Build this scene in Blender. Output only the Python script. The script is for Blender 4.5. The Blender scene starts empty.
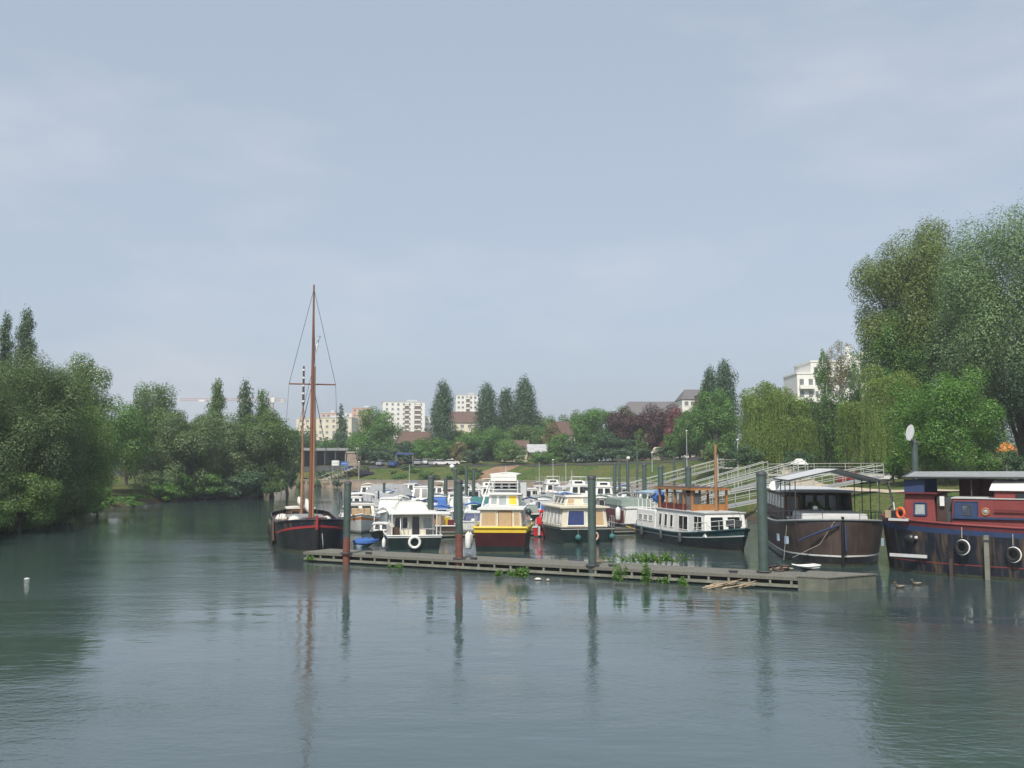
import bpy, math, random, zlib
import numpy as np
from mathutils import Vector, Matrix
R = math.radians
random.seed(7)
SC = bpy.context.scene
COL = SC.collection

# ------------------------------------------------------------------ camera, sky, sun, exposure
F = 1000.0                      # focal length in pixels of the 1024 px wide picture
CAM_H = 5.6                     # eye height above the river
HOR = 465.0                     # picture row of the horizon
PITCH = math.atan((HOR - 384.0) / F)
cam_d = bpy.data.cameras.new('camera'); cam = bpy.data.objects.new('camera', cam_d); COL.objects.link(cam)
cam.location = (0, 0, CAM_H); cam.rotation_euler = (R(90) + PITCH, 0, 0)
cam_d.sensor_width = 36; cam_d.lens = F / 1024 * 36
cam_d.clip_start = 0.1; cam_d.clip_end = 6000
SC.camera = cam

SUN_EL, SUN_AZ = 50.0, -166.0   # azimuth from +Y towards +X
world = bpy.data.worlds.new('World'); SC.world = world; world.use_nodes = True
wn, wl = world.node_tree.nodes, world.node_tree.links
bg = wn['Background']
sky = wn.new('ShaderNodeTexSky'); sky.sky_type = 'NISHITA'; sky.sun_disc = False
sky.sun_elevation = R(SUN_EL); sky.sun_rotation = R(SUN_AZ)
sky.air_density = 1.0; sky.dust_density = 3.0; sky.ozone_density = 2.0; sky.altitude = 0
hs = wn.new('ShaderNodeHueSaturation'); hs.inputs['Saturation'].default_value = 0.66; hs.inputs['Value'].default_value = 1.0
tc = wn.new('ShaderNodeTexCoord'); mp = wn.new('ShaderNodeMapping'); mp.inputs['Scale'].default_value = (1.6, 1.6, 5.0)
nz = wn.new('ShaderNodeTexNoise'); nz.inputs['Scale'].default_value = 1.7; nz.inputs['Detail'].default_value = 5; nz.inputs['Roughness'].default_value = 0.55
rp = wn.new('ShaderNodeValToRGB'); rp.color_ramp.elements[0].position = 0.48; rp.color_ramp.elements[1].position = 0.74
rp.color_ramp.elements[0].color = (0, 0, 0, 1); rp.color_ramp.elements[1].color = (0.45, 0.45, 0.45, 1)
mx = wn.new('ShaderNodeMix'); mx.data_type = 'RGBA'
wl.new(tc.outputs['Generated'], mp.inputs['Vector']); wl.new(mp.outputs[0], nz.inputs['Vector']); wl.new(nz.outputs['Fac'], rp.inputs[0])
wl.new(sky.outputs[0], hs.inputs['Color']); veil = wn.new('ShaderNodeMix'); veil.data_type = 'RGBA'; veil.inputs[0].default_value = 0.74   # thin high haze evens the sky out
veil.inputs[7].default_value = (2.20, 2.60, 3.16, 1); wl.new(hs.outputs[0], veil.inputs[6]); wl.new(veil.outputs[2], mx.inputs[6]); wl.new(rp.outputs[0], mx.inputs[0])
mx.inputs[7].default_value = (3.7, 3.8, 4.05, 1)
wl.new(mx.outputs[2], bg.inputs['Color']); bg.inputs['Strength'].default_value = 0.15

sl = bpy.data.lights.new('sun', 'SUN'); sl.energy = 3.3; sl.angle = R(3.0); sl.color = (1.0, 0.94, 0.84)
sun = bpy.data.objects.new('sun', sl); COL.objects.link(sun)
to_sun = Vector((math.sin(R(SUN_AZ)) * math.cos(R(SUN_EL)), math.cos(R(SUN_AZ)) * math.cos(R(SUN_EL)), math.sin(R(SUN_EL))))
sun.rotation_euler = to_sun.to_track_quat('Z', 'Y').to_euler(); sun.location = (-60, -60, 90)
SC.view_settings.view_transform = 'Standard'; SC.view_settings.look = 'None'
SC.view_settings.exposure = 0.42; SC.view_settings.gamma = 1.0
SC.render.engine = 'CYCLES'
SC.cycles.use_denoising = True
SC.cycles.max_bounces = 8; SC.cycles.diffuse_bounces = 4; SC.cycles.glossy_bounces = 3
SC.cycles.transmission_bounces = 4; SC.cycles.volume_bounces = 0; SC.cycles.transparent_max_bounces = 6
SC.cycles.caustics_reflective = False; SC.cycles.caustics_refractive = False

# ------------------------------------------------------------------ picture <-> place
def ray(px, py):
    xc, yc = (px - 512) / F, (384 - py) / F
    return Vector((xc, math.cos(PITCH) - yc * math.sin(PITCH), math.sin(PITCH) + yc * math.cos(PITCH)))
def at(px, py, Y):
    d = ray(px, py); t = Y / d.y
    return Vector((d.x * t, Y, CAM_H + d.z * t))
def onz(px, py, z=0.0):
    d = ray(px, py); t = (z - CAM_H) / d.z
    return Vector((d.x * t, d.y * t, z))
def zat(py, Y): return at(512, py, Y).z
def xat(px, Y, py=470): return at(px, py, Y).x

# ------------------------------------------------------------------ tags
def tag(o, label=None, cat=None, group=None, kind=None):
    if label: o['label'] = label
    if cat: o['category'] = cat
    if group: o['group'] = group
    if kind: o['kind'] = kind
    return o
def empty(name, label, cat, loc=(0, 0, 0), rz=0.0, group=None):
    o = bpy.data.objects.new(name, None); COL.objects.link(o)
    o.empty_display_size = 0.3
    o.location = loc; o.rotation_euler = (0, 0, rz)
    return tag(o, label, cat, group)
def copy_tree(o, parent=None):
    c = o.copy(); COL.objects.link(c)
    if parent is not None: c.parent = parent
    for ch in [k for k in bpy.data.objects if k.parent == o]:
        copy_tree(ch, c)
    return c

# ------------------------------------------------------------------ materials
MATS = {}
def pm(name, rgb, rough=0.6, var=0.18, scale=3.0, metal=0.0, streak=0.0, streak_rgb=(0.16, 0.09, 0.05), stretch=(1, 1, 1), bump=0.0, spec=0.4):
    m = bpy.data.materials.new(name); m.use_nodes = True; MATS[name] = m
    n, l = m.node_tree.nodes, m.node_tree.links
    b = n['Principled BSDF']; b.inputs['Roughness'].default_value = rough; b.inputs['Metallic'].default_value = metal
    b.inputs['Specular IOR Level'].default_value = spec
    t = n.new('ShaderNodeTexCoord'); mpp = n.new('ShaderNodeMapping'); mpp.inputs['Scale'].default_value = stretch
    z = n.new('ShaderNodeTexNoise'); z.inputs['Scale'].default_value = scale; z.inputs['Detail'].default_value = 6; z.inputs['Roughness'].default_value = 0.65
    l.new(t.outputs['Object'], mpp.inputs[0]); l.new(mpp.outputs[0], z.inputs['Vector'])
    r = n.new('ShaderNodeValToRGB'); r.color_ramp.elements[0].position = 0.3; r.color_ramp.elements[1].position = 0.7
    lo = [c * (1 - var) for c in rgb]; hi = [min(1, c * (1 + var)) for c in rgb]
    r.color_ramp.elements[0].color = (*lo, 1); r.color_ramp.elements[1].color = (*hi, 1)
    l.new(z.outputs['Fac'], r.inputs[0]); out = r.outputs[0]
    if streak > 0:
        mp2 = n.new('ShaderNodeMapping'); mp2.inputs['Scale'].default_value = (3.2, 3.2, 0.25)
        z2 = n.new('ShaderNodeTexNoise'); z2.inputs['Scale'].default_value = 1.3; z2.inputs['Detail'].default_value = 5
        l.new(t.outputs['Object'], mp2.inputs[0]); l.new(mp2.outputs[0], z2.inputs['Vector'])
        r2 = n.new('ShaderNodeValToRGB'); r2.color_ramp.elements[0].position = 0.5; r2.color_ramp.elements[1].position = 0.72
        r2.color_ramp.elements[0].color = (0, 0, 0, 1); r2.color_ramp.elements[1].color = (streak,) * 3 + (1,)
        l.new(z2.outputs['Fac'], r2.inputs[0])
        mm = n.new('ShaderNodeMix'); mm.data_type = 'RGBA'; mm.inputs[7].default_value = (*streak_rgb, 1)
        l.new(r2.outputs[0], mm.inputs[0]); l.new(out, mm.inputs[6]); out = mm.outputs[2]
    l.new(out, b.inputs['Base Color'])
    if bump > 0:
        bp = n.new('ShaderNodeBump'); bp.inputs['Strength'].default_value = bump; bp.inputs['Distance'].default_value = 0.05
        l.new(z.outputs['Fac'], bp.inputs['Height']); l.new(bp.outputs[0], b.inputs['Normal'])
    return m
def leafmat(name, rgb, var=0.35, trans=0.40):
    m = bpy.data.materials.new(name); m.use_nodes = True; MATS[name] = m
    n, l = m.node_tree.nodes, m.node_tree.links
    n.remove(n['Principled BSDF'])
    g = n.new('ShaderNodeNewGeometry'); t = n.new('ShaderNodeTexCoord')
    z = n.new('ShaderNodeTexNoise'); z.inputs['Scale'].default_value = 0.45; z.inputs['Detail'].default_value = 3
    l.new(t.outputs['Object'], z.inputs['Vector'])
    a = n.new('ShaderNodeMath'); a.operation = 'MULTIPLY'; a.inputs[1].default_value = 0.3; l.new(g.outputs['Random Per Island'], a.inputs[0])
    s = n.new('ShaderNodeMath'); s.operation = 'MULTIPLY_ADD'; s.inputs[1].default_value = 0.75; l.new(z.outputs['Fac'], s.inputs[0]); l.new(a.outputs[0], s.inputs[2])
    r = n.new('ShaderNodeValToRGB'); r.color_ramp.elements[0].position = 0.2; r.color_ramp.elements[1].position = 0.85
    rgb = [x * k for x, k in zip(rgb, (2.6, 2.65, 2.05))]; lo = [rgb[0] * (1 - var), rgb[1] * (1 - var), rgb[2] * (1 - var * 0.7)]; hi = [rgb[0] * (1 + var * 1.2), rgb[1] * (1 + var), rgb[2] * (1 + var * 0.6)]
    r.color_ramp.elements[0].color = (*lo, 1); r.color_ramp.elements[1].color = (*hi, 1); l.new(s.outputs[0], r.inputs[0])
    d = n.new('ShaderNodeBsdfDiffuse'); tr = n.new('ShaderNodeBsdfTranslucent'); mix = n.new('ShaderNodeMixShader'); mix.inputs[0].default_value = trans
    gl = n.new('ShaderNodeBsdfGlossy'); gl.inputs['Roughness'].default_value = 0.45; mix2 = n.new('ShaderNodeMixShader'); mix2.inputs[0].default_value = 0.03
    l.new(r.outputs[0], d.inputs[0]); l.new(r.outputs[0], tr.inputs[0]); l.new(d.outputs[0], mix.inputs[1]); l.new(tr.outputs[0], mix.inputs[2])
    l.new(mix.outputs[0], mix2.inputs[1]); l.new(gl.outputs[0], mix2.inputs[2])
    l.new(mix2.outputs[0], n['Material Output'].inputs[0])
    return m
pm('white_paint', (0.74, 0.74, 0.71), 0.4, 0.07, 2.0, streak=0.12, streak_rgb=(0.4, 0.36, 0.3))
pm('cream_paint', (0.66, 0.62, 0.50), 0.45, 0.07, 2.0, streak=0.15, streak_rgb=(0.4, 0.36, 0.3))
pm('pale_grey', (0.50, 0.51, 0.51), 0.6, 0.1, 2.0)
pm('mid_grey', (0.26, 0.27, 0.27), 0.7, 0.14, 2.0)
pm('dark_grey', (0.06, 0.065, 0.07), 0.6, 0.2, 2.0)
pm('black_hull', (0.017, 0.018, 0.020), 0.35, 0.35, 1.2, streak=0.3, streak_rgb=(0.06, 0.05, 0.04))
pm('navy_hull', (0.014, 0.018, 0.028), 0.4, 0.3, 1.2, streak=0.85, streak_rgb=(0.14, 0.095, 0.058))
pm('navy', (0.025, 0.045, 0.13), 0.4, 0.2, 2.0)
pm('blue_tarp', (0.05, 0.14, 0.42), 0.6, 0.2, 3.0)
pm('pale_blue', (0.30, 0.39, 0.48), 0.6, 0.15, 3.0)
pm('teal_hull', (0.014, 0.048, 0.052), 0.35, 0.2, 1.6, streak=0.2, streak_rgb=(0.1, 0.13, 0.12))
pm('teal_tarp', (0.045, 0.16, 0.16), 0.65, 0.2, 3.0)
pm('green_hull', (0.009, 0.019, 0.019), 0.35, 0.25, 1.6, streak=0.2, streak_rgb=(0.07, 0.09, 0.08))
pm('maroon_hull', (0.045, 0.010, 0.011), 0.35, 0.25, 1.6)
pm('yellow_paint', (0.72, 0.50, 0.045), 0.4, 0.08, 2.0)
pm('orange', (0.62, 0.22, 0.06), 0.5, 0.12, 2.0)
pm('life_orange', (0.75, 0.13, 0.04), 0.5, 0.1, 3.0)
pm('red_paint', (0.36, 0.040, 0.045), 0.45, 0.15, 1.6, streak=0.15, streak_rgb=(0.2, 0.05, 0.04))
pm('bright_red', (0.55, 0.035, 0.04), 0.4, 0.12, 2.0)
pm('barge_red', (0.215, 0.045, 0.042), 0.5, 0.14, 1.4, streak=0.2, streak_rgb=(0.14, 0.06, 0.05))
pm('dark_red', (0.12, 0.025, 0.03), 0.45, 0.2, 2.0)
pm('barge_blue', (0.030, 0.052, 0.12), 0.45, 0.2, 2.0)
pm('brown_hull', (0.066, 0.046, 0.040), 0.65, 0.35, 1.1, streak=0.6, streak_rgb=(0.115, 0.078, 0.062))
pm('brown_cabin', (0.070, 0.040, 0.030), 0.55, 0.25, 2.0)
pm('varnish', (0.36, 0.17, 0.065), 0.35, 0.2, 4.0, stretch=(1, 1, 0.15))
pm('mast_wood', (0.19, 0.080, 0.050), 0.45, 0.2, 3.0, stretch=(1, 1, 0.12))
pm('mast_pine', (0.30, 0.165, 0.085), 0.45, 0.2, 3.0, stretch=(1, 1, 0.12))
pm('tan_cloth', (0.46, 0.33, 0.19), 0.8, 0.12, 5.0)
pm('canvas', (0.62, 0.60, 0.54), 0.85, 0.1, 3.0, bump=0.3)
pm('grey_tarp', (0.27, 0.28, 0.29), 0.75, 0.16, 2.5, bump=0.3)
pm('green_grey', (0.20, 0.25, 0.22), 0.7, 0.15, 2.5)
pm('glass', (0.015, 0.02, 0.024), 0.08, 0.2, 2.0, spec=0.6)
pm('blue_glass', (0.035, 0.055, 0.16), 0.15, 0.2, 3.0, spec=0.6)
pm('pale_glass', (0.33, 0.36, 0.36), 0.2, 0.15, 3.0)
pm('far_glass', (0.19, 0.20, 0.21), 0.2, 0.3, 0.3)
pm('steel', (0.55, 0.56, 0.57), 0.4, 0.1, 3.0, metal=0.4)
pm('rope', (0.42, 0.38, 0.30), 0.9, 0.2, 8.0)
pm('rubber', (0.018, 0.018, 0.018), 0.8, 0.2, 4.0)
pm('pile_green', (0.050, 0.078, 0.070), 0.6, 0.25, 2.2, streak=0.3, streak_rgb=(0.10, 0.11, 0.09))
pm('pile_rust', (0.17, 0.062, 0.045), 0.75, 0.3, 2.6, streak=0.3, streak_rgb=(0.08, 0.045, 0.035))
pm('pontoon_wood', (0.15, 0.145, 0.12), 0.85, 0.28, 2.4, stretch=(6, 0.6, 1))
pm('pontoon_steel', (0.20, 0.205, 0.165), 0.7, 0.25, 2.4, streak=0.4, streak_rgb=(0.10, 0.09, 0.05))
pm('end_steel', (0.125, 0.135, 0.105), 0.75, 0.25, 1.6, streak=0.5, streak_rgb=(0.075, 0.07, 0.045))
pm('waterline_scum', (0.055, 0.06, 0.035), 0.85, 0.35, 3.0)
pm('pontoon_dark', (0.035, 0.037, 0.036), 0.8, 0.25, 2.4)
pm('rail_white', (0.40, 0.42, 0.38), 0.5, 0.1, 3.0)
pm('bark', (0.085, 0.068, 0.05), 0.9, 0.3, 3.0, stretch=(2, 2, 0.4), bump=0.4)
pm('pale_bark', (0.40, 0.38, 0.34), 0.9, 0.3, 3.0, stretch=(2, 2, 0.4))
pm('plaster_white', (0.76, 0.75, 0.70), 0.8, 0.06, 0.4)
pm('plaster_cream', (0.66, 0.60, 0.47), 0.8, 0.08, 0.4)
pm('plaster_pink', (0.58, 0.38, 0.30), 0.8, 0.08, 0.4)
pm('brick', (0.27, 0.13, 0.09), 0.85, 0.15, 2.0)
pm('wall_and_shade_brown', (0.17, 0.12, 0.09), 0.85, 0.15, 1.0)
pm('roof_tile', (0.125, 0.080, 0.064), 0.85, 0.2, 1.6)
pm('roof_slate', (0.135, 0.125, 0.125), 0.8, 0.2, 1.2)
pm('tin_roof', (0.40, 0.40, 0.41), 0.5, 0.2, 1.2)
pm('concrete', (0.34, 0.31, 0.27), 0.85, 0.18, 0.8)
pm('quay_stone', (0.30, 0.235, 0.18), 0.9, 0.22, 0.7)
pm('sand', (0.46, 0.39, 0.29), 0.95, 0.15, 0.8)
pm('earth', (0.24, 0.155, 0.095), 0.95, 0.25, 0.8)
pm('asphalt', (0.055, 0.055, 0.055), 0.9, 0.2, 0.8)
pm('dry_wood', (0.36, 0.28, 0.19), 0.9, 0.25, 3.0)
pm('duck_brown', (0.12, 0.085, 0.05), 0.8, 0.3, 20)
pm('crane_hazed_red', (0.60, 0.36, 0.33), 0.6, 0.1, 1.0)  # red paled to pink, distance haze put into the colour
pm('car_silver', (0.42, 0.44, 0.46), 0.3, 0.08, 1.0, metal=0.3)
pm('car_white', (0.72, 0.72, 0.72), 0.3, 0.05, 1.0)
pm('car_dark', (0.03, 0.035, 0.05), 0.3, 0.1, 1.0)
pm('car_blue', (0.04, 0.10, 0.30), 0.3, 0.1, 1.0)
pm('car_red', (0.30, 0.03, 0.03), 0.3, 0.1, 1.0)
leafmat('leaf_willow_grey', (0.050, 0.078, 0.040))
leafmat('leaf_olive', (0.046, 0.080, 0.027))
leafmat('leaf_mid', (0.042, 0.088, 0.024))
leafmat('leaf_bright', (0.041, 0.090, 0.020))
leafmat('leaf_chestnut', (0.040, 0.078, 0.028))
leafmat('leaf_flower', (0.36, 0.34, 0.22), 0.2)
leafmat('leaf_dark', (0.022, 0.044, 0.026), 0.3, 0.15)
leafmat('leaf_poplar', (0.030, 0.052, 0.030), 0.3, 0.15)
leafmat('leaf_copper', (0.032, 0.017, 0.022), 0.35, 0.2)
leafmat('leaf_maroon', (0.070, 0.026, 0.032), 0.35, 0.2)
leafmat('leaf_weeping', (0.070, 0.106, 0.030))
leafmat('leaf_weeping_dark', (0.034, 0.064, 0.022))
leafmat('leaf_plane', (0.064, 0.091, 0.031))
leafmat('leaf_silver', (0.070, 0.110, 0.062), 0.35)
leafmat('leaf_brownish', (0.085, 0.080, 0.045))
leafmat('leaf_far', (0.036, 0.060, 0.028))
leafmat('leaf_weed', (0.042, 0.088, 0.020))

# ------------------------------------------------------------------ mesh builder
class MB:
    def __init__(s): s.v = []; s.f = []; s.m = []; s.mats = []; s.sm = []
    def mi(s, name):
        if name not in s.mats: s.mats.append(name)
        return s.mats.index(name)
    def raw(s, vs, fs, mat, smooth=False):
        o = len(s.v); s.v += [tuple(p) for p in vs]; i = s.mi(mat)
        for f in fs: s.f.append(tuple(o + k for k in f)); s.m.append(i); s.sm.append(smooth)
        return s
    def hexa(s, c, mat):        # 8 corners: bottom 4 ccw, top 4 ccw
        return s.raw(c, [(3, 2, 1, 0), (4, 5, 6, 7), (0, 1, 5, 4), (1, 2, 6, 5), (2, 3, 7, 6), (3, 0, 4, 7)], mat)
    def box(s, c, d, mat, rz=0.0, rx=0.0, ry=0.0):
        x, y, z = d[0] / 2, d[1] / 2, d[2] / 2
        M = Matrix.Translation(c) @ Matrix.Rotation(rz, 4, 'Z') @ Matrix.Rotation(ry, 4, 'Y') @ Matrix.Rotation(rx, 4, 'X')
        p = [M @ Vector(q) for q in [(-x, -y, -z), (x, -y, -z), (x, y, -z), (-x, y, -z), (-x, -y, z), (x, -y, z), (x, y, z), (-x, y, z)]]
        return s.hexa(p, mat)
    def tube(s, pts, r, mat, n=8, cap=True, smooth=True):
        pts = [Vector(p) for p in pts]; rs = r if isinstance(r, (list, tuple)) else [r] * len(pts)
        o = []; 
        for i, p in enumerate(pts):
            a = pts[max(0, i - 1)]; b = pts[min(len(pts) - 1, i + 1)]; d = (b - a).normalized()
            u = d.cross(Vector((0, 0, 1)));
            if u.length < 1e-3: u = d.cross(Vector((1, 0, 0)))
            u.normalize(); w = d.cross(u)
            for k in range(n):
                t = 2 * math.pi * k / n; o.append(p + (u * math.cos(t) + w * math.sin(t)) * rs[i])
        fs = []
        for i in range(len(pts) - 1):
            for k in range(n):
                fs.append((i * n + k, i * n + (k + 1) % n, (i + 1) * n + (k + 1) % n, (i + 1) * n + k))
        s.raw(o, fs, mat, smooth)
        if cap: s.raw(o[:n], [tuple(range(n))[::-1]], mat); s.raw(o[-n:], [tuple(range(n))], mat)
        return s
    def lathe(s, prof, mat, n=16, c=(0, 0, 0), axis=None, smooth=True):
        # prof: list of (r, z) along the axis
        q = Matrix.Identity(4) if axis is None else Vector(axis).to_track_quat('Z', 'Y').to_matrix().to_4x4()
        M = Matrix.Translation(c) @ q; o = []
        for r, z in prof:
            for k in range(n):
                t = 2 * math.pi * k / n; o.append(M @ Vector((r * math.cos(t), r * math.sin(t), z)))
        fs = []
        for i in range(len(prof) - 1):
            for k in range(n): fs.append((i * n + k, i * n + (k + 1) % n, (i + 1) * n + (k + 1) % n, (i + 1) * n + k))
        s.raw(o, fs, mat, smooth)
        if prof[0][0] > 1e-4: s.raw(o[:n], [tuple(range(n))[::-1]], mat)
        if prof[-1][0] > 1e-4: s.raw(o[-n:], [tuple(range(n))], mat)
        return s
    def torus(s, c, R0, r, mat, axis=(0, 0, 1), n=20, k=8):
        q = Vector(axis).to_track_quat('Z', 'Y').to_matrix().to_4x4(); M = Matrix.Translation(c) @ q; o = []; fs = []
        for i in range(n):
            a = 2 * math.pi * i / n
            for j in range(k):
                b = 2 * math.pi * j / k; rr = R0 + r * math.cos(b)
                o.append(M @ Vector((rr * math.cos(a), rr * math.sin(a), r * math.sin(b))))
                fs.append((i * k + j, ((i + 1) % n) * k + j, ((i + 1) % n) * k + (j + 1) % k, i * k + (j + 1) % k))
        return s.raw(o, fs, mat, True)
    def prism(s, poly, y0, y1, mat):      # poly in (x,z), extruded along y
        n = len(poly); o = [(x, y0, z) for x, z in poly] + [(x, y1, z) for x, z in poly]
        fs = [tuple(range(n)), tuple(range(2 * n - 1, n - 1, -1))] + [(i, n + i, n + (i + 1) % n, (i + 1) % n) for i in range(n)]
        return s.raw(o, fs, mat)
    def build(s, name, parent=None, loc=None, rz=None):
        me = bpy.data.meshes.new(name); me.from_pydata(s.v, [], s.f)
        for m in s.mats: me.materials.append(MATS[m])
        me.polygons.foreach_set('material_index', s.m); me.polygons.foreach_set('use_smooth', s.sm); me.update()
        o = bpy.data.objects.new(name, me); COL.objects.link(o)
        if parent is not None: o.parent = parent
        if loc is not None: o.location = loc
        if rz is not None: o.rotation_euler = (0, 0, rz)
        return o
def np_mesh(name, V, Q, mats, midx=None, parent=None, smooth=False):
    me = bpy.data.meshes.new(name); nv, nq = len(V), len(Q); k = Q.shape[1]
    me.vertices.add(nv); me.vertices.foreach_set('co', V.astype(np.float32).ravel())
    me.loops.add(nq * k); me.loops.foreach_set('vertex_index', Q.astype(np.int32).ravel())
    me.polygons.add(nq); me.polygons.foreach_set('loop_start', np.arange(0, nq * k, k, dtype=np.int32)); me.polygons.foreach_set('loop_total', np.full(nq, k, dtype=np.int32))
    for m in mats: me.materials.append(MATS[m])
    if midx is not None: me.polygons.foreach_set('material_index', midx.astype(np.int32))
    if smooth: me.polygons.foreach_set('use_smooth', np.ones(nq, dtype=bool))
    me.update(calc_edges=True); me.validate()
    o = bpy.data.objects.new(name, me); COL.objects.link(o)
    if parent is not None: o.parent = parent
    return o

# ------------------------------------------------------------------ terrain and river
# waterline (x, y, height 1.5 m inland, 10 m inland, 26 m inland), river on its inside
WLN = [(-38, -80, .8, 1.6, 2), (-38, 40, .8, 1.6, 2), (-41, 80, .8, 1.6, 2), (-46, 102, .8, 1.7, 2), (-52, 130, .8, 1.8, 2.2), (-53, 150, .8, 1.8, 2.2),
       (-49, 172, .8, 1.8, 2.2), (-50, 200, .8, 1.8, 2.2), (-60, 222, .8, 1.8, 2.2), (-90, 236, .8, 2, 3), (-170, 250, .8, 2, 3),
       (-170, 282, 1.4, 3.4, 5), (-90, 268, 1.5, 4.2, 5.6), (-52, 258, 1.5, 5.0, 6.2), (-28, 250, 1.6, 5.2, 6.4), (0, 241, 1.7, 5.2, 6.5), (22, 228, 1.8, 5.4, 6.6),
       (36, 208, 1.7, 5.4, 7.2), (38, 190, 1.5, 4.6, 7.0), (33, 160, 1.2, 3.4, 5.0), (27, 130, 1.0, 2.9, 4.2), (24, 112, 1.0, 2.8, 3.7), (25, 97, 1.0, 2.8, 3.6), (28, 86, 1.0, 2.8, 3.6),
       (36, 78, 1.0, 2.8, 3.6), (50, 73, 1.0, 2.8, 3.6), (64, 60, 1, 2.8, 3.6), (70, -80, 1, 2.8, 3.6)]
WP = np.array(WLN, float)
def ground_np(X, Y):
    P = np.stack([X, Y], -1); best = np.full(X.shape, 1e9); H = np.zeros(X.shape + (3,)); n = len(WP)
    ins = np.zeros(X.shape, bool)
    for i in range(n):
        a, b = WP[i], WP[(i + 1) % n]
        ab = b[:2] - a[:2]; t = np.clip(((P - a[:2]) @ ab) / (ab @ ab), 0, 1)
        q = a[:2] + t[..., None] * ab; d = np.hypot(P[..., 0] - q[..., 0], P[..., 1] - q[..., 1])
        if i < n - 1:
            m = d < best; best = np.where(m, d, best)
            h = a[2:] + t[..., None] * (b[2:] - a[2:]); H[m] = h[m]
        c = ((a[1] > Y) != (b[1] > Y)); 
        with np.errstate(divide='ignore', invalid='ignore'): xx = a[0] + (Y - a[1]) / (b[1] - a[1]) * (b[0] - a[0])
        ins ^= c & (X < xx)
    d = best
    z = np.where(d < 1.5, H[..., 0] * d / 1.5, np.where(d < 10, H[..., 0] + (H[..., 1] - H[..., 0]) * (d - 1.5) / 8.5,
        np.where(d < 26, H[..., 1] + (H[..., 2] - H[..., 1]) * (d - 10) / 16, H[..., 2])))
    z = z + 4.2 * np.exp(-(((X - 66) / 24) ** 2 + ((Y - 205) / 45) ** 2)) * np.clip((d - 4) / 20, 0, 1)
    z = z + 0.12 * np.sin(X * 0.7 + 1.3 * np.sin(Y * 0.31)) * np.clip(d / 6, 0, 1) * np.sin(Y * 0.53)
    return np.where(ins, -np.minimum(2.5, d * 0.6) - 0.02, z)
def ground(x, y): return float(ground_np(np.array([x], float), np.array([y], float))[0])
def axis_pts(lo, hi, step, far):
    a = list(np.arange(lo, hi + 1e-6, step)); s = step; x = a[-1]
    while x < far: s *= 1.35; x += s; a.append(x)
    s = step; x = a[0]; pre = []
    while x > -far: s *= 1.35; x -= s; pre.append(x)
    return np.array(pre[::-1] + a)
gx, gy = axis_pts(-110, 110, 1.5, 1600), axis_pts(20, 300, 1.5, 1600)
GX, GY = np.meshgrid(gx, gy, indexing='ij'); GZ = ground_np(GX, GY)
V = np.stack([GX, GY, GZ], -1).reshape(-1, 3); nx, ny = GX.shape
I = np.arange(nx * ny).reshape(nx, ny)
Q = np.stack([I[:-1, :-1], I[1:, :-1], I[1:, 1:], I[:-1, 1:]], -1).reshape(-1, 4)
m = bpy.data.materials.new('bank_ground'); m.use_nodes = True; MATS['bank_ground'] = m
n, l = m.node_tree.nodes, m.node_tree.links; b = n['Principled BSDF']; b.inputs['Roughness'].default_value = 0.95; b.inputs['Specular IOR Level'].default_value = 0.1
t = n.new('ShaderNodeTexCoord')
z1 = n.new('ShaderNodeTexNoise'); z1.inputs['Scale'].default_value = 0.18; z1.inputs['Detail'].default_value = 8; z1.inputs['Roughness'].default_value = 0.7
z2 = n.new('ShaderNodeTexNoise'); z2.inputs['Scale'].default_value = 2.2; z2.inputs['Detail'].default_value = 6
l.new(t.outputs['Object'], z1.inputs['Vector']); l.new(t.outputs['Object'], z2.inputs['Vector'])
r1 = n.new('ShaderNodeValToRGB'); e = r1.color_ramp.elements; e[0].position = 0.38; e[0].color = (0.115, 0.115, 0.042, 1); e[1].position = 0.64; e[1].color = (0.050, 0.100, 0.024, 1)
e = r1.color_ramp.elements.new(0.30); e.color = (0.17, 0.13, 0.07, 1)
l.new(z1.outputs['Fac'], r1.inputs[0])
r2 = n.new('ShaderNodeValToRGB'); e = r2.color_ramp.elements; e[0].position = 0.35; e[0].color = (0.65, 0.65, 0.65, 1); e[1].position = 0.68; e[1].color = (1.3, 1.3, 1.2, 1)
l.new(z2.outputs['Fac'], r2.inputs[0])
mu = n.new('ShaderNodeMix'); mu.data_type = 'RGBA'; mu.blend_type = 'MULTIPLY'; mu.inputs[0].default_value = 1; l.new(r1.outputs[0], mu.inputs[6]); l.new(r2.outputs[0], mu.inputs[7])
sx = n.new('ShaderNodeSeparateXYZ'); l.new(t.outputs['Object'], sx.inputs[0])
mr = n.new('ShaderNodeMapRange'); mr.inputs[1].default_value = 0.25; mr.inputs[2].default_value = 0.75; mr.inputs[3].default_value = 1; mr.inputs[4].default_value = 0; l.new(sx.outputs[2], mr.inputs[0])
mm = n.new('ShaderNodeMix'); mm.data_type = 'RGBA'; mm.inputs[7].default_value = (0.075, 0.06, 0.04, 1); l.new(mr.outputs[0], mm.inputs[0]); l.new(mu.outputs[2], mm.inputs[6]); l.new(mm.outputs[2], b.inputs['Base Color'])
bp = n.new('ShaderNodeBump'); bp.inputs['Strength'].default_value = 0.8; bp.inputs['Distance'].default_value = 0.25; l.new(z2.outputs['Fac'], bp.inputs['Height']); l.new(bp.outputs[0], b.inputs['Normal'])
tag(np_mesh('ground', V, Q, ['bank_ground'], smooth=True), kind='structure')

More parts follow.
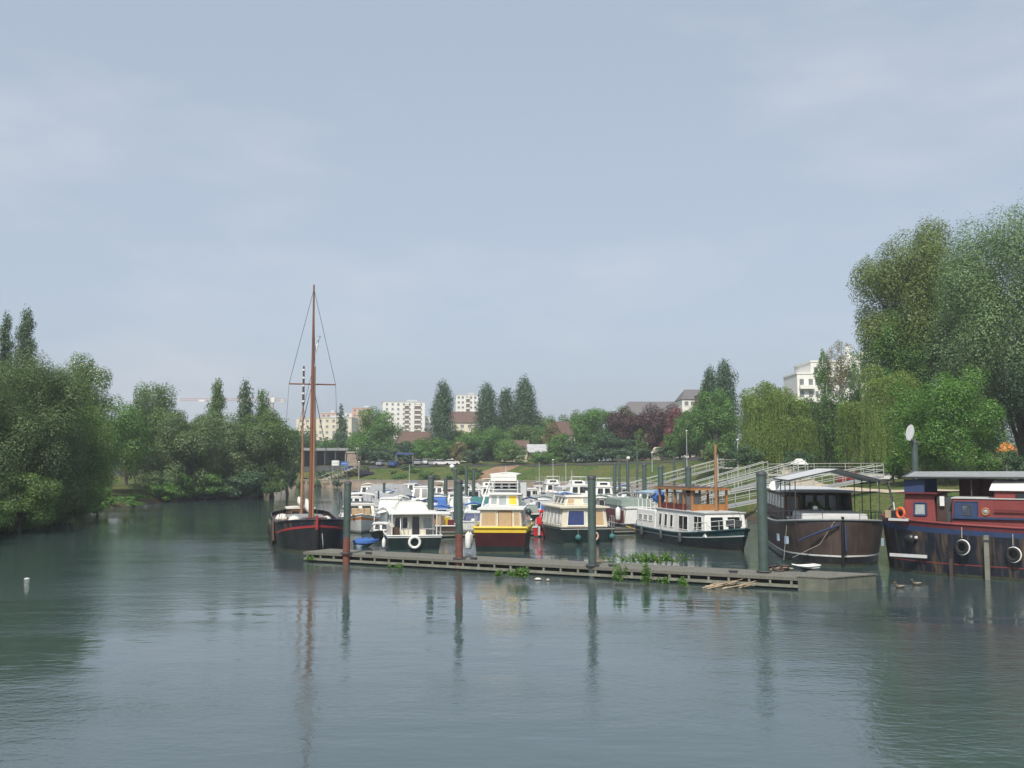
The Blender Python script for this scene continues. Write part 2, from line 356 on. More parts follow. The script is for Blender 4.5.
# water
m = bpy.data.materials.new('river_water'); m.use_nodes = True; MATS['river_water'] = m
n, l = m.node_tree.nodes, m.node_tree.links; b = n['Principled BSDF']
b.inputs['Base Color'].default_value = (0.042, 0.070, 0.069, 1); b.inputs['Roughness'].default_value = 0.025; b.inputs['IOR'].default_value = 1.92; b.inputs['Specular IOR Level'].default_value = 0.5
t = n.new('ShaderNodeTexCoord')
def wnoise(sc, det, stretch, rot):
    mp_ = n.new('ShaderNodeMapping'); mp_.inputs['Scale'].default_value = stretch; mp_.inputs['Rotation'].default_value = (0, 0, R(rot))
    z_ = n.new('ShaderNodeTexNoise'); z_.inputs['Scale'].default_value = sc; z_.inputs['Detail'].default_value = det; z_.inputs['Roughness'].default_value = 0.55
    l.new(t.outputs['Object'], mp_.inputs[0]); l.new(mp_.outputs[0], z_.inputs['Vector']); return z_
za, zb, zc = wnoise(0.55, 3, (0.6, 1.25, 1), 8), wnoise(3.6, 4, (0.85, 1.15, 1), -14), wnoise(0.035, 4, (0.7, 1.6, 1), 12)
rc = n.new('ShaderNodeMapRange'); rc.inputs[1].default_value = 0.42; rc.inputs[2].default_value = 0.60; rc.inputs[3].default_value = 0.10; rc.inputs[4].default_value = 1.35; l.new(zc.outputs['Fac'], rc.inputs[0])
hb_ = n.new('ShaderNodeMath'); hb_.operation = 'MULTIPLY'; l.new(zb.outputs['Fac'], hb_.inputs[0]); l.new(rc.outputs[0], hb_.inputs[1])
b1 = n.new('ShaderNodeBump'); b1.inputs['Strength'].default_value = 1.0; b1.inputs['Distance'].default_value = 0.032; l.new(za.outputs['Fac'], b1.inputs['Height'])
b2 = n.new('ShaderNodeBump'); b2.inputs['Strength'].default_value = 1.0; b2.inputs['Distance'].default_value = 0.020; l.new(hb_.outputs[0], b2.inputs['Height']); l.new(b1.outputs[0], b2.inputs['Normal'])
zd = wnoise(11.0, 3, (0.9, 1.1, 1), 30); b3 = n.new('ShaderNodeBump'); b3.inputs['Strength'].default_value = 1.0; b3.inputs['Distance'].default_value = 0.006
hd_ = n.new('ShaderNodeMath'); hd_.operation = 'MULTIPLY'; l.new(zd.outputs['Fac'], hd_.inputs[0]); l.new(rc.outputs[0], hd_.inputs[1]); l.new(hd_.outputs[0], b3.inputs['Height']); l.new(b2.outputs[0], b3.inputs['Normal'])
l.new(b3.outputs[0], b.inputs['Normal'])
w = MB(); w.raw([(-320, -120, 0), (140, -120, 0), (140, 330, 0), (-320, 330, 0)], [(0, 1, 2, 3)], 'river_water')
tag(w.build('water'), kind='structure')

def strip(name, pts, width, mat, lift=0.05):
    pts = [Vector((p[0], p[1], 0)) for p in pts]; dense = []
    for a, b_ in zip(pts[:-1], pts[1:]):
        k = max(1, int((b_ - a).length / 1.0)); dense += [a.lerp(b_, i / k) for i in range(k)]
    dense.append(pts[-1]); V = []; Q = []; K = 5
    for i, p in enumerate(dense):
        d = (dense[min(i + 1, len(dense) - 1)] - dense[max(i - 1, 0)]).normalized(); nrm = Vector((-d.y, d.x, 0))
        for k in range(K): q = p + nrm * (k / (K - 1) - .5) * width; V.append((q.x, q.y, ground(q.x, q.y) + lift))
    for i in range(len(dense) - 1):
        for k in range(K - 1): a = i * K + k; Q.append((a, a + 1, a + K + 1, a + K))
    return tag(np_mesh(name, np.array(V), np.array(Q), [mat], smooth=True), kind='structure')
strip('path', [(62, 88), (48, 92), (38, 99), (35, 112), (38, 130), (45, 160), (52, 190)], 3.4, 'sand', 0.10)
strip('dirt_ramp', [(-9.5, 246.5), (-4, 249.5), (1, 253.5)], 5.0, 'earth', 0.08)
strip('road', [(-120, 282), (-60, 270), (-30, 263), (5, 254), (30, 242), (48, 226)], 5.0, 'asphalt', 0.10)

# ------------------------------------------------------------------ trees
def rnd_dirs(rng, k):
    d = rng.normal(size=(k, 3)); return d / np.linalg.norm(d, axis=1)[:, None]
def leaf_quads(P, N, size, rng, up=None, aspect=0.6):
    k = len(P); N = N / np.maximum(1e-6, np.linalg.norm(N, axis=1))[:, None]
    a = rnd_dirs(rng, k) if up is None else up + 0.25 * rnd_dirs(rng, k)
    T = a - N * np.sum(a * N, 1)[:, None]; T /= np.maximum(1e-6, np.linalg.norm(T, axis=1))[:, None]
    B = np.cross(N, T); s = (size * rng.uniform(0.6, 1.35, k))[:, None]
    V = np.stack([P + T * s, P + B * s * aspect, P - T * s, P - B * s * aspect], 1).reshape(-1, 3)
    return V, np.arange(4 * k).reshape(k, 4)
def blob_points(rng, centers, radii, n, spread=1.0):
    w = radii ** 2; idx = rng.choice(len(centers), n, p=w / w.sum())
    u = rnd_dirs(rng, n); u[:, 2] = np.abs(u[:, 2]) * np.where(rng.random(n) < 0.6, 1, -1)
    r = radii[idx] * (0.45 + 0.6 * rng.random(n) ** 0.6) * np.where(rng.random(n) < 0.05, 1.25, 1.0)
    return centers[idx] + u * r[:, None] * spread, u
def tree(kind, px, ytop, ybot, wpx, Y, mat, name, label, group=None, dens=1.0, leaf=2.6, mat2=None, frac2=0.0, trunk_mat='bark', depth=None, squash=0.85, cat='tree'):
    """crown bounded by the given picture box at distance Y; trunk stands on the ground there"""
    rng = np.random.default_rng(zlib.crc32(('%s %d %d' % (label, px, Y)).encode()))
    X = xat(px, Y, (ytop + ybot) / 2); g = ground(X, Y)
    if g < 0.1: g = 0.3
    zt = zat(ytop, Y) - g; zb = max(-0.2 if cat == 'bush' else 0.15, zat(ybot, Y) - g); rx = wpx / 2 / F * Y; h = zt - zb; c = np.array([0, 0, (zt + zb) / 2]); rz = h / 2; ry = rx * (depth or 0.9)
    root = empty(name, label, cat, (X, Y, g), rng.uniform(-0.3, 0.3), group)
    leaf = leaf * 0.54; n = int(min(150000, wpx * (ybot - ytop) * 0.8 / (leaf * leaf) * 9.0 * dens)); n = max(n, 500); size = leaf * Y / F * 0.62
    limbs = []
    if kind in ('round', 'airy', 'bushy'):
        K = int(22 + 26 * (kind == 'airy') + min(60, wpx / 2.6))
        d = rnd_dirs(rng, K); rr = np.where(rng.random(K) < 0.72, rng.uniform(0.62, 0.84, K), rng.uniform(0.2, 0.6, K))
        d[:, 2] = np.sign(d[:, 2]) * np.abs(d[:, 2]) ** 0.9
        cen = d * rr[:, None]; br = rng.uniform(0.19, 0.34, K) * (0.9 if wpx > 80 else 1.0) * (0.62 if kind == 'airy' else 1.0)
        cen = np.vstack([cen, [[0, 0, 0]]]); br = np.append(br, 0.5)
        if kind == 'bushy':
            kk = 1 / np.sqrt(np.clip(1 - np.where(cen[:, 2] < 0, 1.0, 0.4) * cen[:, 2] ** 2, 0.42, 1)); cen[:, 0] *= kk; cen[:, 1] *= kk
        P, U = blob_points(rng, cen, br, n); S3 = np.array([rx, ry, rz]); P = c + P * S3; cen = c + cen * S3; Nn = 0.85 * U + np.array([0, 0, 0.25]) + 0.5 * rnd_dirs(rng, n)
        Vv, Qq = leaf_quads(P, Nn, size, rng); limbs = cen[:9]
    elif kind in ('column', 'cone'):
        K = int(30 + h * 1.6); tz = (np.arange(K) + rng.uniform(0, 1, K)) / K
        prof = (np.sin(np.pi * (0.20 + 0.70 * tz)) ** 0.7) if kind == 'column' else (1.02 - tz) ** 0.8
        ang = rng.uniform(0, 2 * np.pi, K); rr = prof * rng.uniform(0.05, 0.5, K)
        cen = np.stack([np.cos(ang) * rr * rx, np.sin(ang) * rr * ry, zb + tz * h * 0.97], 1); br = np.maximum(0.12, prof * 0.56) * rx
        P, U = blob_points(rng, cen, br, n); P[:, 2] = cen[0, 2] * 0 + P[:, 2] + 0.5 * br.mean() * rng.normal(size=n) * 0.6
        Nn = 0.8 * U + 0.5 * rnd_dirs(rng, n); Vv, Qq = leaf_quads(P, Nn, size, rng, up=np.array([0, 0, 1.0]))
    elif kind == 'weeping':
        K = 34; d = rnd_dirs(rng, K); d[:, 2] = np.abs(d[:, 2])
        cen = np.array([0, 0, zb + h * 0.40]) + d * np.array([rx, ry, h * 0.57]) * rng.uniform(0.4, 0.86, K)[:, None]; br = rng.uniform(0.13, 0.25, K) * rx
        n1 = int(n * 0.35); P, U = blob_points(rng, cen, br, n1); Nn = 0.5 * U + 0.7 * rnd_dirs(rng, n1); V1, Q1 = leaf_quads(P, Nn, size, rng)
        ns = int(n * 0.75 / 16) + 40; st = 22
        idx = rng.integers(0, K, ns); p0 = cen[idx] + rnd_dirs(rng, ns) * br[idx][:, None] * np.array([1, 1, 0.6])
        out = p0 * np.array([1, 1, 0]); out /= np.maximum(1e-3, np.linalg.norm(out, axis=1))[:, None]
        bot = zb + h * rng.uniform(-0.02, 0.30, ns) ** 1.0; tt = (np.arange(st) + 0.5) / st
        lean = rng.uniform(0.0, 0.10, ns) * rx; sway = rng.uniform(-0.03, 0.03, (ns, 2)) * rx
        PP = np.zeros((ns, st, 3)); PP[..., 0] = p0[:, None, 0] + (out[:, 0] * lean + sway[:, 0])[:, None] * tt; PP[..., 1] = p0[:, None, 1] + (out[:, 1] * lean + sway[:, 1])[:, None] * tt
        PP[..., 2] = p0[:, None, 2] + (np.minimum(bot, p0[:, 2] - 0.5) - p0[:, 2])[:, None] * tt
        P2 = PP.reshape(-1, 3) + rng.normal(size=(ns * st, 3)) * size * 0.35; N2 = np.repeat(out, st, 0) + 0.8 * rnd_dirs(rng, ns * st); N2[:, 2] *= 0.3
        V2, Q2 = leaf_quads(P2, N2, size * 1.15, rng, up=np.array([0, 0, 1.0]), aspect=0.33)
        Vv = np.vstack([V1, V2]); Qq = np.vstack([Q1, Q2 + len(V1)]); limbs = cen[:8]
    Vv[:, 2] = np.maximum(Vv[:, 2], -g + 0.06 if cat == 'bush' else 0.05)
    mats = [mat]; mi = None
    if mat2: mats.append(mat2); mi = (rng.random(len(Qq)) < frac2).astype(int)
    np_mesh('crown', Vv, Qq, mats, mi, root)
    tk = MB(); r0 = max(0.12, min(0.55, zt * 0.021)); top = zb + h * (0.88 if kind in ('column', 'cone') else 0.55)
    bx, by = rng.uniform(-.3, .3, 2)
    tk.tube([(0, 0, -0.4), (bx * .3, by * .3, zb * 0.6 + .3), (bx, by, zb + h * 0.25), (bx * 1.3, by, top)], [r0 * 1.25, r0, r0 * .75, r0 * .25], trunk_mat, 8)
    for q in limbs:
        s0 = Vector((bx, by, zb + h * rng.uniform(0.05, 0.3))); e0 = Vector(q); md = s0.lerp(e0, .5) + Vector((0, 0, h * .04))
        tk.tube([s0, md, e0], [r0 * .5, r0 * .32, r0 * .1], trunk_mat, 6)
    tk.build('trunk', root)
    return root
# --- the wooded left bank
GB = 'trees along the wooded bank'
tree('column', 4, 310, 450, 26, 150, 'leaf_poplar', 'poplar_tree', 'slim dark poplar rising behind the grey-green willow at the picture edge', GB)
tree('column', 24, 307, 450, 36, 155, 'leaf_poplar', 'poplar_tree', 'tallest dark poplar above the grey-green riverside willow', GB, dens=1.1)
tree('column', -16, 316, 420, 28, 146, 'leaf_poplar', 'poplar_tree', 'dark poplar cut by the picture edge', GB)
tree('bushy', 14, 346, 534, 159, 90, 'leaf_willow_grey', 'willow_tree', 'big grey-green willow overhanging the river at the picture edge', GB, dens=1.3)
tree('bushy', -34, 358, 545, 148, 82, 'leaf_willow_grey', 'willow_tree', 'grey-green willow mostly outside the picture edge', GB)
tree('bushy', 52, 386, 524, 118, 99, 'leaf_olive', 'willow_tree', 'low olive willow with boughs touching the river', GB, dens=1.2)
tree('round', 83, 353, 450, 64, 135, 'leaf_chestnut', 'chestnut_tree', 'chestnut tree flecked with pale blossom candles', GB, mat2='leaf_flower', frac2=0.09, dens=1.2)
tree('bushy', 108, 392, 485, 80, 150, 'leaf_mid', 'broadleaf_tree', 'bright green round tree behind the small lawn', GB, dens=1.2)
tree('bushy', 78, 400, 512, 84, 116, 'leaf_olive', 'broadleaf_tree', 'olive green tree between the willow and the small lawn', GB)
tree('round', 151, 383, 498, 75, 170, 'leaf_olive', 'broadleaf_tree', 'round olive tree standing beyond the small lawn', GB, dens=1.1)
tree('bushy', 186, 405, 508, 84, 160, 'leaf_willow_grey', 'willow_tree', 'grey-green waterside willow next to the small lawn', GB, dens=1.2)
tree('column', 217, 378, 490, 30, 185, 'leaf_olive', 'poplar_tree', 'pale poplar tip rising above the willows, first of three', GB)
tree('column', 245, 380, 490, 30, 186, 'leaf_poplar', 'poplar_tree', 'pointed poplar tip rising above the willows, middle of three', GB)
tree('column', 262, 389, 490, 28, 188, 'leaf_olive', 'poplar_tree', 'pale poplar tip rising above the willows, last of three', GB)
tree('bushy', 222, 410, 507, 104, 168, 'leaf_willow_grey', 'willow_tree', 'widest willow of the waterside clump before the poplar tips', GB, dens=1.3)
tree('bushy', 256, 407, 505, 82, 173, 'leaf_olive', 'willow_tree', 'olive willow at the river bend behind the sailing barge', GB, dens=1.3)
tree('bushy', 272, 416, 503, 52, 182, 'leaf_willow_grey', 'willow_tree', 'outermost willow of the clump beside the masts', GB, dens=1.3)
tree('bushy', 194, 420, 506, 72, 178, 'leaf_mid', 'broadleaf_tree', 'green tree hidden among the waterside willows', GB)
tree('bushy', 238, 418, 505, 70, 180, 'leaf_mid', 'broadleaf_tree', 'green tree filling the gap under the poplar tips', GB)
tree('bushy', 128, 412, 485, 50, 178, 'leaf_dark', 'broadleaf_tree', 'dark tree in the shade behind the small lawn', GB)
tree('bushy', 288, 428, 498, 30, 190, 'leaf_willow_grey', 'willow_tree', 'small grey willow hanging out at the river bend beside the mizzen mast', GB)
GU = 'bushes on the wooded bank'
for k, (px, yt, yb, w_, Y, mt, lb) in enumerate([
    (20, 470, 540, 80, 82, 'leaf_olive', 'dark bush over the water under the willow at the picture edge'), (70, 480, 526, 52, 97, 'leaf_olive', 'olive bush at the waterline below the big willow'),
    (98, 484, 518, 34, 112, 'leaf_mid', 'green bush at the waterline beside the small lawn'), (165, 482, 509, 34, 152, 'leaf_bright', 'bright green bush at the far end of the small lawn'),
    (205, 470, 508, 50, 160, 'leaf_mid', 'green bush below the waterside willow clump'), (245, 468, 506, 54, 163, 'leaf_dark', 'dark bush low over the water at the river bend'), (274, 462, 502, 30, 170, 'leaf_olive', 'outermost bush at the river bend behind the masts'),
    (134, 500, 507, 22, 133, 'leaf_mid', 'tiny low bush on the lawn edge by the water')]):
    tree('bushy', px, yt, yb, w_, Y, mt, 'bush', lb, GU, cat='bush', dens=1.2)
def bush_at(X, Y, r_, h_, mt, label, group, nm='bush', leaf=2.6):
    g = max(.25, ground(X, Y)); k = F / Y; yb = HOR + (CAM_H - g + .3) * k; yt = HOR + (CAM_H - g - h_) * k
    return tree('bushy', 512 + X / Y * F, yt, yb, 2 * r_ * k, Y, mt, nm, label, group, leaf=leaf, cat='bush', dens=1.0)
rb = random.Random(21)
wl_pts = [(-39, 62), (-41, 80), (-43.5, 91), (-46, 102), (-48, 109)]; wl2 = [(-53.4, 152), (-51, 162), (-49, 172), (-49.5, 187), (-50, 200), (-56, 214)]
for pts, sp in ((wl_pts, 3.6), (wl2, 4.2)):
    for a, b_ in zip(pts[:-1], pts[1:]):
        d_ = math.hypot(b_[0] - a[0], b_[1] - a[1]); k_ = int(d_ / sp) + 1
        for i in range(k_):
            t_ = (i + rb.random() * .7) / k_; X = a[0] + (b_[0] - a[0]) * t_ - rb.uniform(-.4, 1.6); Y = a[1] + (b_[1] - a[1]) * t_
            bush_at(X, Y, rb.uniform(2.4, 3.8), rb.uniform(2.6, 5.2), rb.choice(['leaf_olive', 'leaf_mid', 'leaf_willow_grey', 'leaf_olive']), 'rounded bush in the dense row overhanging the wooded waterline', 'bushes in the row along the wooded waterline')
for X, Y in ((-50, 116), (-51.5, 121), (-53.5, 133), (-54, 139), (-54.6, 145)):
    bush_at(X, Y, rb.uniform(1.5, 2.2), rb.uniform(.4, .8), 'leaf_mid', 'low green bush on the water edge of the small lawn', 'low bushes edging the small lawn')
for i in range(26):
    px = 300 + i * 7.2 + rb.uniform(-3, 3); Y = rb.uniform(251, 262) if px < 420 else rb.uniform(246, 252); X = xat(px, Y)
    bush_at(X, Y, rb.uniform(1.0, 2.6), rb.uniform(.8, 2.4), rb.choice(['leaf_olive', 'leaf_mid', 'leaf_brownish', 'leaf_dark']), 'scrubby bush on the slope above the far quay wall', 'scrub on the slope above the far quay', 'scrub_bush', 2.0)
# --- beyond the marina
GF = 'trees beyond the marina'
tree('cone', 341, 404, 464, 32, 300, 'leaf_dark', 'cypress_tree', 'small pointed dark cypress before the cream building', GF, leaf=2.2)
tree('bushy', 376, 407, 463, 66, 276, 'leaf_mid', 'chestnut_tree', 'broad domed chestnut tree above the car park', GF, leaf=2.2, dens=1.3)
tree('column', 443, 383, 466, 35, 285, 'leaf_dark', 'poplar_tree', 'lone dense dark poplar between the two white tower blocks', GF, leaf=2.2, dens=1.4)
tree('column', 487, 385, 462, 38, 300, 'leaf_dark', 'poplar_tree', 'dark poplar beside the second white tower block', GF, leaf=2.2, dens=1.3)
tree('column', 506, 389, 462, 34, 302, 'leaf_dark', 'poplar_tree', 'shortest dark poplar in the middle of the poplar row', GF, leaf=2.2, dens=1.3)
tree('column', 524, 379, 462, 42, 296, 'leaf_dark', 'poplar_tree', 'tallest dark poplar at the end of the poplar row', GF, leaf=2.2, dens=1.4)
for k, (px, yt, yb, w_, Y, mt, nm, lb) in enumerate([
    (430, 437, 462, 34, 270, 'leaf_mid', 'broadleaf_tree', 'small bright green tree behind the parked cars'), (460, 440, 460, 22, 268, 'leaf_brownish', 'shrub', 'reddish brown shrub beside the car park'),
    (486, 425, 462, 50, 280, 'leaf_mid', 'broadleaf_tree', 'wide green tree under the poplar row'), (522, 424, 456, 44, 288, 'leaf_olive', 'broadleaf_tree', 'olive tree behind the small brown roofed house'),
    (551, 408, 450, 42, 300, 'leaf_olive', 'broadleaf_tree', 'tall olive tree behind the tin roofed shed'), (553, 424, 446, 24, 285, 'leaf_brownish', 'broadleaf_tree', 'thin brownish tree by the gabled house'),
    (575, 412, 446, 30, 320, 'leaf_mid', 'broadleaf_tree', 'green tree behind the gabled house'),
    (596, 407, 462, 52, 262, 'leaf_mid', 'broadleaf_tree', 'dense round green tree next to the copper beeches'), (619, 408, 456, 44, 275, 'leaf_bright', 'broadleaf_tree', 'bright green tree behind the copper beech'),
    (632, 405, 462, 46, 258, 'leaf_copper', 'copper_beech', 'darkest purple copper beech beyond the grassy bank'), (660, 403, 460, 52, 260, 'leaf_copper', 'copper_beech', 'tallest purple copper beech below the long slate roof'),
    (680, 410, 462, 40, 252, 'leaf_maroon', 'copper_beech', 'reddest copper beech beside the lamp post'), (641, 428, 460, 14, 250, 'leaf_olive', 'young_tree', 'slender young tree before the copper beeches'),
    (672, 432, 461, 17, 246, 'leaf_bright', 'young_tree', 'bright young tree before the reddest copper beech'), (312, 432, 462, 40, 300, 'leaf_dark', 'broadleaf_tree', 'dark tree behind the flat roofed bridge building'),
    (350, 436, 458, 26, 290, 'leaf_dark', 'broadleaf_tree', 'dark low tree between the flat roof and the chestnut'), (405, 440, 461, 22, 272, 'leaf_dark', 'shrub', 'dark shrub beside the domed chestnut'),
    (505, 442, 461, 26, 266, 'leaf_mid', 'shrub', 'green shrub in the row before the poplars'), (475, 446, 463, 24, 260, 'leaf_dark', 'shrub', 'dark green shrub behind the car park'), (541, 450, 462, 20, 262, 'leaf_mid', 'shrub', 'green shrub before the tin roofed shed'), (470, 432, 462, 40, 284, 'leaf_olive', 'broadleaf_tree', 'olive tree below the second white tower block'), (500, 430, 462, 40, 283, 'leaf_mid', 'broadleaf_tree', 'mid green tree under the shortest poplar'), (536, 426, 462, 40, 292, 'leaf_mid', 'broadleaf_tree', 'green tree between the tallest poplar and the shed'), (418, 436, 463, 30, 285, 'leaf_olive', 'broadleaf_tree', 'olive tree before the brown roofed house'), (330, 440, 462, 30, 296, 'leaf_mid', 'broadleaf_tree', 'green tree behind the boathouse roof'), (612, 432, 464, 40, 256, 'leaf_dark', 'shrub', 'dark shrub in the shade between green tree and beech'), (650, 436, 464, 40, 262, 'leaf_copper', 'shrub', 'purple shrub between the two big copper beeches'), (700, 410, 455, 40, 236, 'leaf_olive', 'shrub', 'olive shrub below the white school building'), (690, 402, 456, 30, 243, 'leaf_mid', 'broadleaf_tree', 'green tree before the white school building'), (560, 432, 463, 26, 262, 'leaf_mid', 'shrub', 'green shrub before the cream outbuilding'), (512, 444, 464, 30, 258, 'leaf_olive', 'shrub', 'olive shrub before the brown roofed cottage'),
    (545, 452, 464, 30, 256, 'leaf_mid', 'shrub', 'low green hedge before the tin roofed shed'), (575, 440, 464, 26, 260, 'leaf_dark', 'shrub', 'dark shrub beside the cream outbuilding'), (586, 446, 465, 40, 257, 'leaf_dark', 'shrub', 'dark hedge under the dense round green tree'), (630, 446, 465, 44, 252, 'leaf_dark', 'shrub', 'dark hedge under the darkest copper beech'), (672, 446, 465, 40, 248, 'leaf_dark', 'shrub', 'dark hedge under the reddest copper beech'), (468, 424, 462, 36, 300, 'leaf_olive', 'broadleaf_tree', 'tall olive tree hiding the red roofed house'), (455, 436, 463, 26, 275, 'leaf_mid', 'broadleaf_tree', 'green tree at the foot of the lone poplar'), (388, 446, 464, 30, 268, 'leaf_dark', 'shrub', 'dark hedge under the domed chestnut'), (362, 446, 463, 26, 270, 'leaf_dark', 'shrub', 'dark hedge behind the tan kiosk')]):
    tree('bushy', px, yt, max(yb, 464), w_ * 1.15, Y, mt, nm, lb, GF, leaf=2.2, dens=1.2, cat='shrub' if nm == 'shrub' else 'tree')
# --- right bank
GR = 'trees on the park bank'
tree('column', 725, 362, 455, 40, 215, 'leaf_dark', 'cypress_tree', 'tall dark tree behind the dark birch', GR, leaf=2.4, dens=1.3)
tree('column', 709, 368, 455, 32, 220, 'leaf_dark', 'cypress_tree', 'narrower dark tree of the pair by the slate roofs', GR, leaf=2.4, dens=1.3)
tree('bushy', 716, 385, 455, 52, 200, 'leaf_mid', 'birch_tree', 'dark green birch with a pale leaning trunk', GR, leaf=2.4, dens=1.2, trunk_mat='pale_bark')
tree('bushy', 690, 410, 455, 38, 235, 'leaf_mid', 'broadleaf_tree', 'low green tree between copper beech and birch', GR, leaf=2.2)
tree('weeping', 774, 370, 470, 94, 150, 'leaf_weeping', 'weeping_willow', 'weeping willow with long curtains behind the gangways', GR, dens=1.7, leaf=2.4)
tree('weeping', 815, 378, 470, 78, 158, 'leaf_weeping_dark', 'weeping_willow', 'darker weeping willow below the white apartment block', GR, dens=1.6, leaf=2.4)
tree('weeping', 888, 356, 470, 108, 126, 'leaf_weeping', 'weeping_willow', 'bright yellow-green weeping willow beside the plane tree', GR, dens=1.7, leaf=2.4)
tree('bushy', 945, 366, 480, 124, 108, 'leaf_bright', 'maple_tree', 'bright green maple with low boughs above the red barge', GR, dens=1.3, leaf=3.0)
tree('round', 922, 218, 394, 152, 135, 'leaf_plane', 'plane_tree', 'huge olive plane tree with the highest rounded crown', GR, dens=1.35, leaf=2.8)
tree('bushy', 910, 312, 440, 100, 133, 'leaf_mid', 'broadleaf_tree', 'green tree filling the space below the plane tree', GR, leaf=2.8)
tree('bushy', 1018, 202, 478, 176, 118, 'leaf_silver', 'silver_poplar', 'giant silver-green poplar cut by the picture edge', GR, dens=1.4, leaf=3.0)
tree('bushy', 978, 262, 460, 92, 124, 'leaf_silver', 'silver_poplar', 'silver-green poplar in front of the plane tree crown', GR, dens=1.2, leaf=3.0)
tree('bushy', 1060, 330, 475, 120, 112, 'leaf_dark', 'broadleaf_tree', 'dark tree just outside the picture edge', GR, leaf=3.0)
tree('bushy', 848, 388, 472, 46, 152, 'leaf_mid', 'broadleaf_tree', 'green tree filling the gap between the two bright weeping willows', GR, leaf=2.4)
tree('airy', 840, 336, 400, 40, 190, 'leaf_brownish', 'birch_tree', 'thin half-bare tree in front of the white apartment block', GR, dens=0.28, leaf=2.0, trunk_mat='pale_bark')
tree('airy', 857, 346, 400, 34, 188, 'leaf_mid', 'birch_tree', 'leafy tree against the right half of the white apartment block', GR, dens=0.35, leaf=2.0, trunk_mat='pale_bark')
tree('airy', 824, 346, 420, 26, 192, 'leaf_mid', 'birch_tree', 'small leafy tree before the white apartment block', GR, dens=0.6, leaf=2.0, trunk_mat='pale_bark')
for px, yt, yb, w_, Y, mt, lb in [(985, 452, 478, 40, 105, 'leaf_mid', 'green shrub behind the red barge awning'), (1018, 448, 480, 34, 104, 'leaf_dark', 'dark shrub at the picture edge above the red barge'), (893, 452, 474, 24, 112, 'leaf_bright', 'bright shrub at the end of the walkway railing'),
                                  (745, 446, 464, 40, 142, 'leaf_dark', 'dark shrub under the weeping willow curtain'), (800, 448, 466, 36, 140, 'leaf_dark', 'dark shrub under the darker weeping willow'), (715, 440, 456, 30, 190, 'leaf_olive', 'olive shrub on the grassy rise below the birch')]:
    tree('bushy', px, yt, yb + 6, w_, Y, mt, 'shrub', lb, 'shrubs on the park bank', leaf=2.6, cat='shrub')
# far wood: one mass
rng = np.random.default_rng(5); K = 260
ang = np.linspace(-0.62, 0.62, K); dist = rng.uniform(420, 560, K)
cen = np.stack([np.tan(ang) * dist, dist, 5 + rng.uniform(3, 10, K)], 1); br = rng.uniform(6, 10, K)
P, U = blob_points(rng, cen, br, 26000); Vv, Qq = leaf_quads(P, .55 * U + np.array([0, 0, .4]) + .6 * rnd_dirs(rng, len(P)), 1.1, rng)
tag(np_mesh('distant_treeline', Vv, Qq, ['leaf_far']), 'dark green line of far-off woods beyond the houses', 'woods', kind='stuff')

